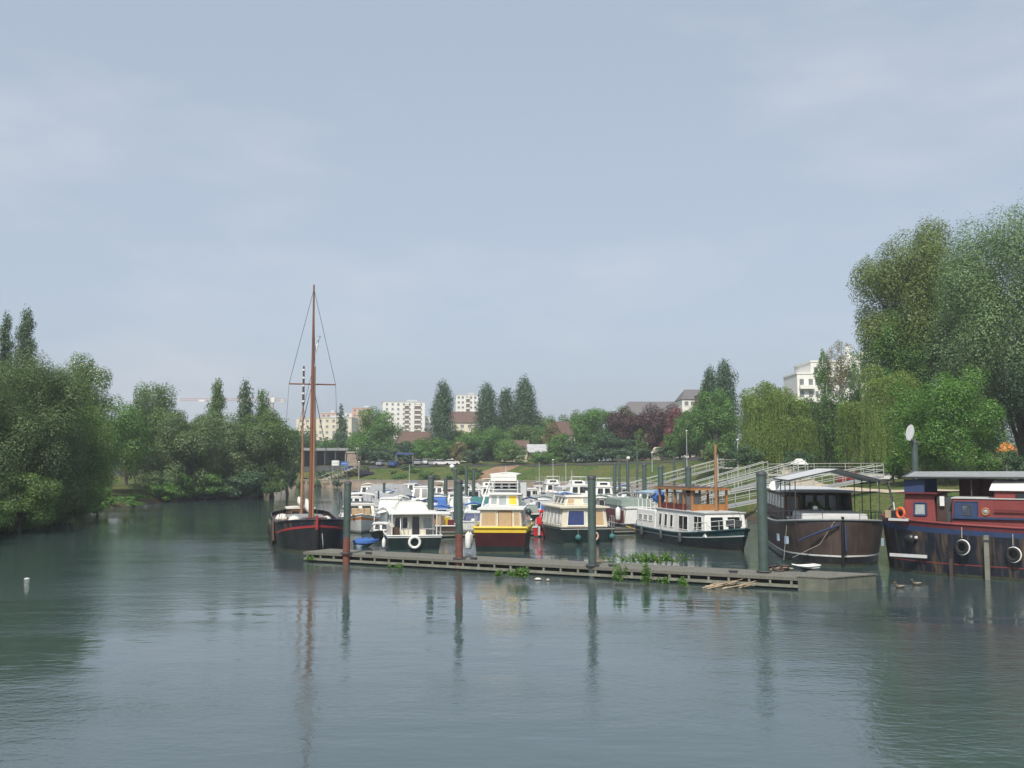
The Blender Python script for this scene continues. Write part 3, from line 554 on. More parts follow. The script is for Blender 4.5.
# ------------------------------------------------------------------ buildings
def wins(root, w, h, floors, cols, y, ww, wh, z0, mat='far_glass', frame='plaster_white', x0=None, x1=None):
    base = None; xa = -w / 2 if x0 is None else x0; xb = w / 2 if x1 is None else x1
    for i in range(floors):
        for j in range(cols):
            p = (xa + (j + .5) * (xb - xa) / cols, y, z0 + (i + .5) * (h - z0) / floors)
            if base is None:
                q = MB(); q.box((0, -.03, 0), (ww, .1, wh), mat); q.box((0, -.06, -wh / 2 - .06), (ww + .2, .16, .12), frame); base = q.build('window', root, p)
            else:
                c_ = base.copy(); COL.objects.link(c_); c_.parent = root; c_.location = p
def block(name, label, pxl, pxr, ytop, Y, depth, mat, floors, cols, rot=0.0, roof='flat', roof_mat='pale_grey', ridge=0, ww=1.3, wh=1.3, base=None, shaded_bays=None, group=None, cat='building'):
    xl, xr = xat(pxl, Y, ytop), xat(pxr, Y, ytop); X = (xl + xr) / 2; w_ = abs(xr - xl); g = ground(X, Y) if base is None else base
    h = zat(ytop, Y) - g; root = empty(name, label, cat, (X, Y, g), rot, group)
    if roof != 'flat': h -= ridge
    q = MB(); q.box((0, depth / 2, h / 2), (w_, depth, h), mat); q.build('wall', root)
    r_ = MB()
    if roof == 'flat':
        r_.box((0, depth / 2, h + .2), (w_ + .4, depth + .4, .4), roof_mat); r_.box((w_ * .2, depth / 2, h + .9), (w_ * .25, depth * .4, 1.4), roof_mat)
    elif roof == 'gable':     # ridge along x
        o = .4; r_.hexa([(-w_ / 2 - o, -o, h - .1), (w_ / 2 + o, -o, h - .1), (w_ / 2 + o, depth + o, h - .1), (-w_ / 2 - o, depth + o, h - .1),
                (-w_ / 2 - o, depth / 2 - .1, h + ridge), (w_ / 2 + o, depth / 2 - .1, h + ridge), (w_ / 2 + o, depth / 2 + .1, h + ridge), (-w_ / 2 - o, depth / 2 + .1, h + ridge)], roof_mat)
    elif roof == 'front':     # gable faces the river
        o = .4; r_.hexa([(-w_ / 2 - o, -o, h - .1), (w_ / 2 + o, -o, h - .1), (w_ / 2 + o, depth + o, h - .1), (-w_ / 2 - o, depth + o, h - .1),
                (-.1, -o, h + ridge), (.1, -o, h + ridge), (.1, depth + o, h + ridge), (-.1, depth + o, h + ridge)], roof_mat)
    elif roof == 'hip':
        r_.hexa([(-w_ / 2 - .4, -.4, h - .1), (w_ / 2 + .4, -.4, h - .1), (w_ / 2 + .4, depth + .4, h - .1), (-w_ / 2 - .4, depth + .4, h - .1),
                (-w_ * .32, depth / 2 - .1, h + ridge), (w_ * .32, depth / 2 - .1, h + ridge), (w_ * .32, depth / 2 + .1, h + ridge), (-w_ * .32, depth / 2 + .1, h + ridge)], roof_mat)
    r_.build('roof', root)
    if floors: wins(root, w_ * .94, h, floors, cols, 0, ww, wh, max(0, h - floors * 3.0))
    if shaded_bays:
        for a_, b_ in shaded_bays:
            q = MB(); q.box(((a_ + b_) / 2 * w_, -.15, h * .5 - .3), ((b_ - a_) * w_, .36, h - 2), 'wall_and_shade_brown')  # brown strip paints the shade of the darker facets behind the balcony fronts
            for k in range(int(h / 3)): q.box(((a_ + b_) / 2 * w_, -.4, h - 2 - k * 3), ((b_ - a_) * w_, .5, .9), mat)
            q.build('shaded_bay_stack', root)
    return root
GT = 'tower blocks on the skyline'
block('apartment_block', 'white stepped tower block above the domed chestnut', 383, 425, 402, 620, 14, 'plaster_white', 7, 7, 0.18, shaded_bays=[(0.02, 0.12), (0.25, 0.4)], group=GT)
block('apartment_block', 'low white wing at the foot of the stepped tower block', 421, 433, 417, 640, 12, 'plaster_white', 3, 3, 0.1, group=GT)
block('apartment_block', 'white tower block between the lone poplar and the poplar row', 456, 478, 395, 600, 14, 'plaster_white', 6, 5, 0.1, shaded_bays=[(-0.04, 0.12)], group=GT)
block('apartment_block', 'long cream block seen behind the masts', 296, 352, 418, 520, 16, 'plaster_cream', 4, 8, -0.05, group=GT)
block('apartment_block', 'pink topped block beside the small cypress', 321, 336, 413, 545, 12, 'plaster_pink', 5, 3, 0, group=GT)
block('apartment_block', 'pale pink block left of the domed chestnut', 352, 372, 408, 590, 14, 'plaster_pink', 6, 4, 0.1, group=GT)
block('apartment_block', 'small white block beside the small cypress', 345, 356, 413, 600, 10, 'plaster_white', 5, 2, 0.1, group=GT)
GH = 'houses beyond the marina'
block('house', 'brown roofed house behind the parked cars', 398, 430, 431, 300, 9, 'wall_and_shade_brown', 1, 4, 0, 'gable', 'roof_tile', 3.6, group=GH)
block('house', 'red roofed house below the second white tower block', 450, 482, 411, 400, 9, 'plaster_cream', 1, 4, 0, 'gable', 'roof_tile', 4.6, group=GH)
block('house', 'small brown roofed cottage under the poplar row', 501, 528, 440, 278, 7, 'plaster_cream', 1, 3, 0, 'gable', 'roof_tile', 2.2, group=GH)
block('shed', 'low shed with a shiny tin roof', 529, 557, 444, 270, 7, 'wall_and_shade_brown', 0, 0, 0.05, 'gable', 'tin_roof', 2.2, group=GH)
block('house', 'gabled house with cream wall and brown roof', 562, 576, 421, 290, 8, 'plaster_cream', 2, 2, 0.5, 'gable', 'roof_tile', 4.0, group=GH)
block('garage', 'small cream outbuilding below the gabled house', 557, 577, 450, 266, 5, 'plaster_cream', 1, 2, 0, 'flat', 'concrete', 0, group=GH, ww=1.6, wh=1.4)
block('long_hall', 'long hall with a dark slate roof on the rise', 618, 692, 400, 420, 22, 'wall_and_shade_brown', 1, 9, 0, 'hip', 'roof_slate', 9.0)
block('school_building', 'white and brick building next to the slate roofed hall', 682, 716, 388, 330, 14, 'plaster_white', 2, 5, 0, 'hip', 'roof_slate', 3.6)
block('brick_wing', 'brick wing at the end of the white school building', 698, 718, 396, 322, 6, 'brick', 1, 2, 0, 'flat', 'roof_slate', 0)
block('small_hut', 'tiny white pointed hut under the copper beeches', 657.5, 663.5, 447, 248, 2.4, 'plaster_cream', 0, 0, 0.4, 'front', 'plaster_cream', 1.2)
def stepped():
    Y = 240; root = empty('apartment_block', 'bright white modern apartment block stepped above the willows', 'building', (xat(830, Y, 360), Y, ground(75, Y)))
    g = root.location.z; sc = Y / F
    parts = [(797, 815, 374, 12), (811, 842, 362, 14), (838, 856, 367, 15), (852, 874, 359, 16), (864, 882, 353, 9)]
    for k, (a, b_, yt, dp) in enumerate(parts):
        xa, xb = xat(a, Y, yt) - root.location.x, xat(b_, Y, yt) - root.location.x; h = zat(yt, Y) - g; q = MB()
        q.box(((xa + xb) / 2, dp / 2 + k * .35, h / 2), (xb - xa, dp, h), 'plaster_white'); q.box(((xa + xb) / 2, dp / 2 + k * .35, h + .2), (xb - xa + .3, dp + .3, .4), 'plaster_white'); wl_ = q.build('wall', root)
        nw = 3 if xb - xa > 5 else 2
        for f_ in range(3):
            for j in range(nw):
                q = MB(); q.box((xa + (j + .5) * (xb - xa) / nw, k * .35 - .03, h - 1.9 - f_ * 2.9), (1.0, .12, 1.4), 'far_glass'); q.build('window', wl_)
        q = MB(); q.box(((xa + xb) / 2, k * .35 - .6, h - 3.2), ((xb - xa) * .8, 1.0, .9), 'plaster_white'); q.build('balcony', wl_)
    q = MB(); q.box((xat(853, Y, 348) - root.location.x, 4, zat(357, Y) - g), (1.0, 1.0, 6), 'plaster_white'); q.build('chimney', root)
stepped()
def flat_hall():
    Y = 272; xa, xb = xat(292, Y), xat(347, Y); X = (xa + xb) / 2; g = ground(X, Y); h = zat(448, Y) - g
    root = empty('boathouse', 'dark flat-roofed boathouse with open front behind the masts', 'building', (X, Y, g)); w_ = xb - xa
    q = MB(); q.box((0, 4, h - .35), (w_ + 1, 9, .7), 'mid_grey'); q.build('roof', root)
    q = MB(); q.box((0, 8, h / 2 - .4), (w_, .3, h - .8), 'dark_grey'); q.build('back_wall', root)
    for k in range(6): q = MB(); q.box((-w_ / 2 + .3 + k * (w_ - .6) / 5, 0, h / 2 - .36), (.3, .3, h - .72), 'dark_grey'); q.build('post', root)
    q = MB(); q.box((w_ / 2 - 0.4, 1.4, h / 2 - .36), (.4, 2.4, h - .72), 'plaster_cream'); q.build('side_wall', root)
flat_hall()
block('kiosk', 'small tan brick kiosk beside the boathouse', 347, 361, 453, 268, 4, 'quay_stone', 0, 0, 0, 'flat', 'concrete')
# tower crane on the skyline, seen nearly side on
def crane():
    Y = 700; X = xat(272, Y, 405); g = 6.5; zj = zat(401, Y); root = empty('tower_crane', 'far-off tower crane with a long red jib above the willows', 'crane', (X, Y, g)); H = zj - g
    def lattice(q, a, b_, wd, bays, r_, mat):
        a, b_ = Vector(a), Vector(b_); d = (b_ - a).normalized(); u = d.cross(Vector((0, 1, 0))).normalized() if abs(d.y) < .9 else Vector((1, 0, 0)); v = d.cross(u)
        cs = [(u * sx + v * sy) * wd / 2 for sx, sy in ((-1, -1), (1, -1), (1, 1), (-1, 1))]
        for c_ in cs: q.tube([a + c_, b_ + c_], r_, mat, 4)
        for k in range(bays):
            for j in range(4): q.tube([a.lerp(b_, k / bays) + cs[j], a.lerp(b_, (k + 1) / bays) + cs[(j + 1) % 4]], r_ * .7, mat, 4)
    q = MB(); lattice(q, (0, 0, 0), (0, 0, H), 2, 14, .16, 'crane_hazed_red'); q.build('mast', root)
    q = MB(); xe = xat(180, Y, 401) - X; lattice(q, (0, 0, H + 1), (xe, 0, H + 1), 1.5, 26, .12, 'crane_hazed_red'); q.build('jib', root)
    q = MB(); lattice(q, (0, 0, H + 1), (9, 0, H + 1), 1.5, 4, .12, 'crane_hazed_red'); q.build('counter_jib', root)
    q = MB(); q.box((7.5, 0, H), (3, 1.6, 2.8), 'pale_grey'); q.build('counterweight', root)
    q = MB(); q.box((1, -1.6, H + .6), (2.6, 2, 3.6), 'white_paint'); q.build('cab', root)
    q = MB(); lattice(q, (0, 0, H + 2), (0, 0, H + 4), 1.0, 2, .1, 'crane_hazed_red'); q.build('peak', root)
    q = MB(); q.box((xe * .76, -.6, H + .2), (4, .8, 1.4), 'white_paint'); q.build('trolley', root)
crane()

# ------------------------------------------------------------------ piles, pontoons, gangways
def pile(px, ytop, Y, label, z0=-1.5, rust=0.0, dia=0.40, group='mooring piles of the marina', rot=0.0):
    X = xat(px, Y, 500); zt = zat(ytop, Y); root = empty('mooring_pile', label, 'pile', (X, Y, 0), 0, group); root.rotation_euler = (R(random.uniform(-.5, .5)), R(random.uniform(-.6, .6)), random.uniform(0, 6))
    q = MB(); r_ = dia / 2
    if rust > 0: q.lathe([(r_, z0), (r_, rust)], 'pile_rust', 18); q.lathe([(r_, rust), (r_, zt - .04), (r_ * .93, zt)], 'pile_green', 18)
    else: q.lathe([(r_, z0), (r_, zt - .04), (r_ * .93, zt)], 'pile_green', 18)
    q.build('shaft', root)
    c = MB(); c.lathe([(r_ + .02, zt - .16), (r_ + .02, zt), (r_ * .6, zt + .05), (0.001, zt + .06)], 'dark_grey', 18); c.build('cap', root)
    return root
pile(347, 482, 57.4, 'mooring pile with rusty foot beside the sailing barge', rust=1.5)
pile(459.5, 480, 54.3, 'mooring pile with rusty foot before the yellow boat', rust=1.9)
pile(592, 476, 50.5, 'all green mooring pile before the blue windowed cruiser')
pile(762.5, 472, 47.6, 'thickest green mooring pile, beside the brown barge', dia=0.47)
BP = [(430.5, 476, 70, .44, 'thick dark pile behind the white cruiser with the lifebuoy'), (445.5, 478, 112, .4, 'thin pile behind the pile of the yellow boat'), (455.5, 469, 96, .34, 'tall thin pile carrying a white lamp globe'),
      (466.5, 469, 122, .40, 'first of the twin piles behind the yellow boat'), (473.8, 468, 122, .40, 'second of the twin piles behind the yellow boat'),
      (614.8, 463, 122, .42, 'pile at the foot of the grassy bank, beside a taller thin one'), (619.5, 458, 142, .34, 'tall thin pile behind the white flybridge cruiser'), (628.3, 461, 126, .42, 'pile with a white globe on its top'),
      (637.5, 453, 172, .36, 'thinnest and tallest pile before the copper beeches'), (644.5, 464, 98, .42, 'green pile beside the far gangway foot'), (660.5, 466, 80, .44, 'green pile behind the white houseboat stern'),
      (674.5, 457, 168, .40, 'thin dark pile seen through the far gangway rails'), (685.0, 457, 168, .40, 'thin dark pile right behind the wooden wheelhouse pile'), (688.2, 467, 75, .47, 'thick green pile behind the wooden wheelhouse'),
      (384, 483, 118, .30, 'short grey pile between the tarped boats')]
for px, yt, Y, d_, lb in BP: pile(px, yt, Y, lb, dia=d_, group='piles of the inner marina')
def globe_lamp(px, py, Y, label):
    p = at(px, py, Y); root = empty('globe_lamp', label, 'lamp', p, 0)
    q = MB(); q.lathe([(.001, -.2), (.2, -.08), (.25, .05), (.2, .18), (.001, .28)], 'white_paint', 14); q.build('globe', root)
    q = MB(); q.lathe([(.06, -.45), (.06, -.18)], 'dark_grey', 8); q.build('neck', root)
globe_lamp(452, 467, 96, 'white lamp globe above the yellow boat pile'); globe_lamp(628.3, 458.5, 126, 'white lamp globe on a green pile')
def lamp_post(px, ytop, ybase, Y, label):
    X = xat(px, Y, ytop); g = ground(X, Y); h = zat(ytop, Y) - g; root = empty('lamp_post', label, 'lamp post', (X, Y, g))
    q = MB(); q.tube([(0, 0, 0), (0, 0, h - .2)], [.09, .055], 'pale_grey', 8); q.build('post', root)
    q = MB(); q.lathe([(.05, h - .2), (.2, h - .05), (.24, h + .05), (.1, h + .18), (.001, h + .2)], 'white_paint', 12); q.build('lantern', root)
lamp_post(553, 460, 0, 236, 'short lamp post with white head on the grassy bank'); lamp_post(686.5, 431, 0, 205, 'pale lamp post beside the reddest copper beech')
lamp_post(652, 453, 0, 226, 'lamp post with round white head below the copper beeches'); lamp_post(737.5, 440, 0, 170, 'pale post leaning near the weeping willow'); lamp_post(359, 462, 0, 256, 'thin lamp post near the waterside signs')

PA, PB = Vector((-12.2, 59.0, 0)), Vector((14.0, 44.9, 0))
def pontoon(name, label, A, B, wid, top, group=None, detail=True):
    A, B = Vector(A), Vector(B); d = B - A; L = d.length; rz = math.atan2(d.y, d.x)
    root = empty(name, label, 'pontoon', ((A.x + B.x) / 2, (A.y + B.y) / 2, 0), rz, group); h = L / 2
    q = MB(); q.box((0, wid / 2, top - .07), (L, wid, .14), 'pontoon_wood'); q.build('deck', root)
    for y, nm in ((0.03, 'waterside_beam'), (wid - .03, 'harbour_beam')):
        q = MB(); q.box((0, y + (.03 if y < 1 else -.03), .16), (L - .1, .12, .13), 'pontoon_steel'); q.build(nm, root)
    q = MB(); q.box((0, wid / 2, .05), (L - .4, wid - .7, .6), 'pontoon_dark'); q.box((0, wid / 2, .0), (L - .3, wid - .35, .2), 'pontoon_dark'); q.build('float', root)
    if detail:
        for i in range(int(L) + 1):
            x = -h + .3 + i * (L - 1.9) / int(L)
            q = MB(); q.box((x, .07, top - .3), (.10, .10, .30), 'pontoon_steel'); q.build('bracket', root)
    return root, h
PW = 2.5
proot, PH = pontoon('floating_pontoon', 'long weathered floating pontoon with steel end box across the river', PA, PB, PW, .55)
q = MB(); eb = [(PH - 1.3, -.03), (PH + .02, -.03), (PH + 1.65, PW + .1), (PH - 1.3, PW + .1)]
q.hexa([(x, y, -.15) for x, y in eb] + [(x, y, .58) for x, y in eb], 'end_steel'); eb = [(PH - 1.34, -.06), (PH + .05, -.06), (PH + 1.72, PW + .13), (PH - 1.34, PW + .13)]
q.hexa([(x, y, .583) for x, y in eb] + [(x, y, .63) for x, y in eb], 'pontoon_wood'); q.build('end_box', proot)
for px_, Yp in ((347, 57.4), (459.5, 54.3), (592, 50.5), (762.5, 47.6)):
    rel = Vector((xat(px_, Yp, 500), Yp, 0)) - proot.location; cz, sz_ = math.cos(-proot.rotation_euler.z), math.sin(-proot.rotation_euler.z)
    q = MB(); q.torus((rel.x * cz - rel.y * sz_, rel.x * sz_ + rel.y * cz, .62), .31, .045, 'dark_grey', (0, 0, 1), 18, 6); q.build('pile_guide', proot)
for x in (-10.5, -3.6, 4.4, 10.5):
    q = MB(); q.box((x, .45, .585), (.34, .14, .06), 'dark_grey'); q.tube([(x - .22, .45, .66), (x + .22, .45, .66)], .045, 'dark_grey', 8); q.build('mooring_cleat', proot)
pontoon('inner_pontoon', 'narrow pontoon behind the first row of boats', (-9, 77, 0), (13, 84, 0), 1.6, .45, 'inner pontoons of the marina', False)
pontoon('inner_pontoon', 'farther narrow pontoon below the grassy bank', (-12, 108, 0), (17, 120, 0), 1.6, .45, 'inner pontoons of the marina', False)

def weeds(px, py, w, h, k, label, z=.55, mat='leaf_weed'):
    p = onz(px, py, z); root = empty('weed_clump', label, 'weeds', p, 0, 'weeds growing on the pontoon'); rng = np.random.default_rng(int(px * 7 + py))
    q = MB(); P = []; N = []
    for i in range(k):
        a = rng.uniform(0, 6.28); r_ = rng.uniform(0, .3) * w; b0 = Vector((rng.normal() * w * .28, rng.normal() * .18, 0)); t_ = b0 + Vector((math.cos(a) * r_, math.sin(a) * r_ * .6, h * rng.uniform(.5, 1.1)))
        q.tube([b0, b0.lerp(t_, .5) + Vector((0, 0, .05)), t_], [.008, .006, .003], 'leaf_weed', 4)
        for j in range(24): P.append(b0.lerp(t_, rng.uniform(.2, 1.02)) + Vector(rng.normal(size=3) * .05)); N.append(rng.normal(size=3) + np.array([0, 0, .6]))
    q.build('stalks', root); Vv, Qq = leaf_quads(np.array([tuple(x) for x in P]), np.array(N), .065, rng, aspect=.45); np_mesh('leaves', Vv, Qq, [mat], None, root)
weeds(519, 577, 1.0, .45, 26, 'green weed tuft on the waterside edge below the yellow boat', .25)
weeds(649, 563, 3.0, .5, 64, 'widest weed clump, on the harbour edge of the pontoon')
weeds(619, 582, .55, .75, 18, 'tall narrow weed on the waterside edge past the green pile', .2)
weeds(646, 585, .6, .9, 18, 'tallest weed, hanging at the waterside edge below the wide clump', .1)
weeds(682, 586, .4, .4, 10, 'small weed sprig on the waterside edge near the driftwood', .1)
weeds(311, 560, .5, .2, 8, 'tiny weed tuft at the end of the pontoon by the sailing barge', .15); weeds(396, 568, .5, .18, 8, 'tiny weed tuft on the edge below the white cruiser', .1)
weeds(500, 576, .4, .22, 8, 'small weed tuft beside the green tuft of the yellow boat', .1); weeds(664, 584, .5, .3, 10, 'little weed tuft between the tallest weed and the sprig', .1)
rng0 = random.Random(3)
for i in range(16):
    p = onz(733 + rng0.uniform(-16, 16), 586 + rng0.uniform(-2, 2), .06); a = rng0.uniform(-.75, .45); L_ = rng0.uniform(.6, 1.7); tz = rng0.uniform(.0, .32)
    q = MB(); dr = Vector((math.cos(a), math.sin(a) * .8, tz)); e0 = -dr * L_ * .5; e0.z = max(0, e0.z) - .03
    q.tube([e0, Vector((0, 0, .05 + tz * .2)), dr * L_ * .5 + Vector((0, 0, .06 + .2 * tz))], [.035, .032, .015], 'dry_wood', 6)
    if i % 3 == 0: q.tube([Vector((0, 0, .05 + tz * .2)), dr * L_ * .3 + Vector((.1, -.15, .18))], [.02, .008], 'dry_wood', 5)
    tag(q.build('driftwood_branch', None, p), 'bleached driftwood branch in the tangle caught against the pontoon', 'branch', 'driftwood caught against the pontoon')
for i, (px, py, s_) in enumerate([(538, 580, .2), (548, 581, .10)]):
    p = onz(px, py, 0); q = MB(); q.lathe([(.001, -.02), (s_ * .8, .02), (s_, .05), (s_ * .5, .10), (.001, .12)], ['canvas', 'rope'][i], 10); tag(q.build('floating_debris', None, p), ['larger pale lump of debris floating by the pontoon', 'smaller pale lump of debris floating by the pontoon'][i], 'debris', 'debris at the pontoon')
p = onz(780, 571, .55); root = empty('rope_heap', 'brown heap of old rope and wood on the pontoon by the thickest pile', 'rope', p)
q = MB()
for k in range(5): q.torus((rng0.uniform(-.3, .3), rng0.uniform(-.2, .2), .05 + .05 * k), .24 - .02 * k, .045, 'brown_hull', (rng0.uniform(-.3, .3), rng0.uniform(-.3, .3), 1), 16, 6)
q.build('coil', root)
q = MB(); q.tube([(-.5, -.1, .08), (.1, .05, .16), (.65, .1, .1)], .04, 'dry_wood', 6); q.build('stick', root)

def gangway(label, a, b_, wid=1.5, rail_h=1.1):
    a, b_ = Vector(a), Vector(b_); d = b_ - a; L = math.hypot(d.x, d.y); rz = math.atan2(d.y, d.x); dz = d.z
    root = empty('gangway', label, 'gangway', a, rz, 'gangways from the bank to the pontoons')
    q = MB(); q.hexa([(0, 0, -.1), (L, 0, dz - .1), (L, wid, dz - .1), (0, wid, -.1), (0, 0, 0), (L, 0, dz), (L, wid, dz), (0, wid, 0)], 'mid_grey'); q.build('walkway', root)
    for y in (.04, wid - .04):
        q = MB(); k = max(4, int(L / 2.2))
        for hh, r_ in ((rail_h, .05), (rail_h * .5, .03)): q.tube([(0, y, hh), (L, y, dz + hh)], r_, 'rail_white', 6)
        q.hexa([(0, y - .04, -.2), (L, y - .04, dz - .2), (L, y + .04, dz - .2), (0, y + .04, -.2), (0, y - .04, -.06), (L, y - .04, dz - .06), (L, y + .04, dz - .06), (0, y + .04, -.06)], 'rail_white')
        for i in range(k + 1): t_ = i / k; q.tube([(L * t_, y, dz * t_ - .1), (L * t_, y, dz * t_ + rail_h)], .035, 'rail_white', 6)
        q.build('handrail', root)
gangway('farthest gangway climbing to the grassy rise, over the thin piles', at(606, 497, 150), at(724, 466, 152))
gangway('middle gangway behind the wooden wheelhouse', at(640, 508, 116), at(768, 471, 118))
gangway('second gangway from the front, over the wooden wheelhouse roof', at(652, 512, 100), at(806, 471, 105))
gangway('nearest and longest gangway, above the brown barge cabin', at(690, 514, 92), at(884, 476, 99))
def railing(label, pts, gz, h=1.1, step=1.5):
    o = empty('walkway_railing', label, 'railing', (0, 0, 0)); q = MB(); pts = [Vector(p) for p in pts]
    for a, b_ in zip(pts[:-1], pts[1:]):
        for hh in (h, h * .66, h * .33): q.tube([a + Vector((0, 0, hh)), b_ + Vector((0, 0, hh))], .035 if hh == h else .022, 'rail_white', 6)
        k = max(1, int((b_ - a).length / step))
        for i in range(k + 1):
            t_ = a.lerp(b_, i / k); q.tube([Vector((t_.x, t_.y, ground(t_.x, t_.y) - .1)), t_ + Vector((0, 0, h))], .04, 'rail_white', 6)
    q.build('rails', o); q = MB()
    for a, b_ in zip(pts[:-1], pts[1:]): q.hexa([a + Vector((0, -.05, -.28)), b_ + Vector((0, -.05, -.28)), b_ + Vector((0, 1.3, -.28)), a + Vector((0, 1.3, -.28)), a + Vector((0, -.05, -.08)), b_ + Vector((0, -.05, -.08)), b_ + Vector((0, 1.3, -.08)), a + Vector((0, 1.3, -.08))], 'rail_white')
    q.build('walkway', o)
railing('pale level walkway railing under the weeping willows', [at(768, 473.5, 118), at(830, 473, 116), at(893, 473, 114)], 0)
railing('pale railing at the top of the grassy rise', [at(722, 467, 153), at(770, 466, 150), at(800, 466, 147)], 0)
railing('rusty brown quay railing at the foot of the grassy bank', [at(536, 481, 226), at(590, 481.5, 214), at(640, 482, 204)], 0, .9, 2.5)

# ------------------------------------------------------------------ boats
class Boat:
    def __init__(s, name, label, px, py, head, L, B, sheer, rows, bow='sharp', anchor='bow', stern_w=.86, flare=.1, rake=.7, group=None, cat='boat', gun='white_paint', gun_r=.05, deck_mat='pale_grey', deck_drop=.12, off=0.0, wale=0.0):
        rows = ([(.045, 'waterline_scum')] + [r_ for r_ in rows if r_[0] > .05]) if L > 4 else rows; s.L, s.B, s.sheer = L, B, sheer; s.bow, s.stern_w, s.head = bow, stern_w, R(head)
        p = onz(px, py, 0); c, sn = math.cos(s.head), math.sin(s.head); ax = {'bow': L / 2 * .96, 'stern': -L / 2, 'mid': 0}[anchor]
        s.loc = Vector((p.x - c * ax + sn * off, p.y - sn * ax - c * off, 0))
        s.root = empty(name, label, cat, s.loc, s.head, group)
        NS = 26; ss = [i / NS for i in range(NS + 1)]; levels = [(-.55, rows[0][1])] + [(v, m_) for v, m_ in rows]
        vs = [-.55, 0.0]; mats = [rows[0][1]]; prev = 0.0
        for v, m_ in rows:
            if v <= 0: continue
            k = max(1, int((v - prev) / .25)); 
            for i in range(k): vs.append(prev + (v - prev) * (i + 1) / k); mats.append(m_)
            prev = v
        q = MB(); grid = {}
        o = []
        for i, t_ in enumerate(ss):
            for sd in (1, -1):
                for j, v in enumerate(vs):
                    grid[i, sd, j] = len(o); hb = s.half(t_); v = v + (wale * v * (1 - v) * max(0, (t_ - .6) / .4) ** 1.5 if v > 0 else 0); vv = max(v, 0); bowf = max(0, (t_ - .55) / .45)
                    fl = flare + (.32 * bowf if bow == 'sharp' else .22 * bowf ** 3); wdt = hb * (1 - fl * (1 - vv)) * (.8 if v < 0 else 1)
                    o.append((-L / 2 + t_ * (L - rake * (1 - vv) * (1.3 if v < 0 else 1)) + (0 if t_ > .02 else .12 * (1 - vv)), sd * wdt, v if v < 0 else v * s.sh(t_)))
        fs = {}; 
        for i in range(NS):
            for j in range(len(vs) - 1):
                mm_ = mats[j]; fs.setdefault(mm_, [])
                a, b_, c_, d_ = grid[i, 1, j], grid[i + 1, 1, j], grid[i + 1, 1, j + 1], grid[i, 1, j + 1]; fs[mm_].append((b_, a, d_, c_))
                a, b_, c_, d_ = grid[i, -1, j], grid[i + 1, -1, j], grid[i + 1, -1, j + 1], grid[i, -1, j + 1]; fs[mm_].append((a, b_, c_, d_))
        for j in range(len(vs) - 1):
            mm_ = mats[j]
            fs[mm_].append((grid[0, 1, j], grid[0, -1, j], grid[0, -1, j + 1], grid[0, 1, j + 1])); fs[mm_].append((grid[NS, -1, j], grid[NS, 1, j], grid[NS, 1, j + 1], grid[NS, -1, j + 1]))
        base = len(q.v); q.v += o
        for mm_, ff in fs.items():
            k = q.mi(mm_)
            for f in ff: q.f.append(f); q.m.append(k); q.sm.append(True)
        s.hull = q.build('hull', s.root)
        md = s.hull.modifiers.new('edges', 'EDGE_SPLIT'); md.split_angle = R(40)
        q = MB(); pv = []
        for t_ in ss: pv.append((-L / 2 + t_ * (L - .1) * .995, s.half(t_) * .96, s.sh(t_) - deck_drop))
        for t_ in ss[::-1]: pv.append((-L / 2 + t_ * (L - .1) * .995, -s.half(t_) * .96, s.sh(t_) - deck_drop))
        n_ = len(ss); q.raw(pv, [(2 * n_ - 1 - i, 2 * n_ - 2 - i, i + 1, i) for i in range(n_ - 1)], deck_mat); q.build('deck', s.root)
        q = MB(); port = [(-L / 2 + t_ * L, s.half(t_), s.sh(t_)) for t_ in ss]; star = [(x, -y, z) for x, y, z in port]
        q.tube(port + star[::-1], gun_r, gun, 6); q.tube([star[0], port[0]], gun_r, gun, 6); q.build('gunwale', s.root)
    def half(s, t):
        a = s.stern_w + (1 - s.stern_w) * min(1, t / .3) ** .8
        if s.bow == 'full':
            k = max(0, (t - .80) / .20); b = max(0, 1 - k ** 2.3) ** .55
        elif s.bow == 'blunt':
            k = max(0, (t - .62) / .38); b = max(0, 1 - k ** 2.2) ** .8
        else:
            k = max(0, (t - .42) / .58); b = 1 - k ** 2.0
        if s.stern_w < .6:
            k = max(0, 1 - t / .16); a = max(.12, (1 - k ** 2.2)) ** .6
        return max(.02, s.B / 2 * a * b)
    def sh(s, t):
        z0, z1, z2 = s.sheer
        return z0 + (z1 - z0) * (1 - (1 - min(t, .5) / .5) ** 2) if t < .5 else z1 + (z2 - z1) * ((t - .5) / .5) ** 2
    def w(s, p):
        c, sn = math.cos(s.head), math.sin(s.head); return Vector((s.loc.x + p[0] * c - p[1] * sn, s.loc.y + p[0] * sn + p[1] * c, p[2]))
    def add(s, name, q, label=None): return tag(q.build(name, s.root), label)
    def cabin(s, x0, x1, wb, wt, z0, z1, ra, rf, mat, name='cabin', roof=None, over=.12, roof_t=.09, y=0):
        c = [(x0, y - wb / 2, z0), (x1, y - wb / 2, z0), (x1, y + wb / 2, z0), (x0, y + wb / 2, z0), (x0 + ra, y - wt / 2, z1), (x1 - rf, y - wt / 2, z1), (x1 - rf, y + wt / 2, z1), (x0 + ra, y + wt / 2, z1)]
        q = MB(); q.hexa(c, mat); o = s.add(name, q); bv = o.modifiers.new('edge', 'BEVEL'); bv.width = .07; bv.segments = 2; bv.limit_method = 'ANGLE'; cb = Cab(s, o, [Vector(p) for p in c])
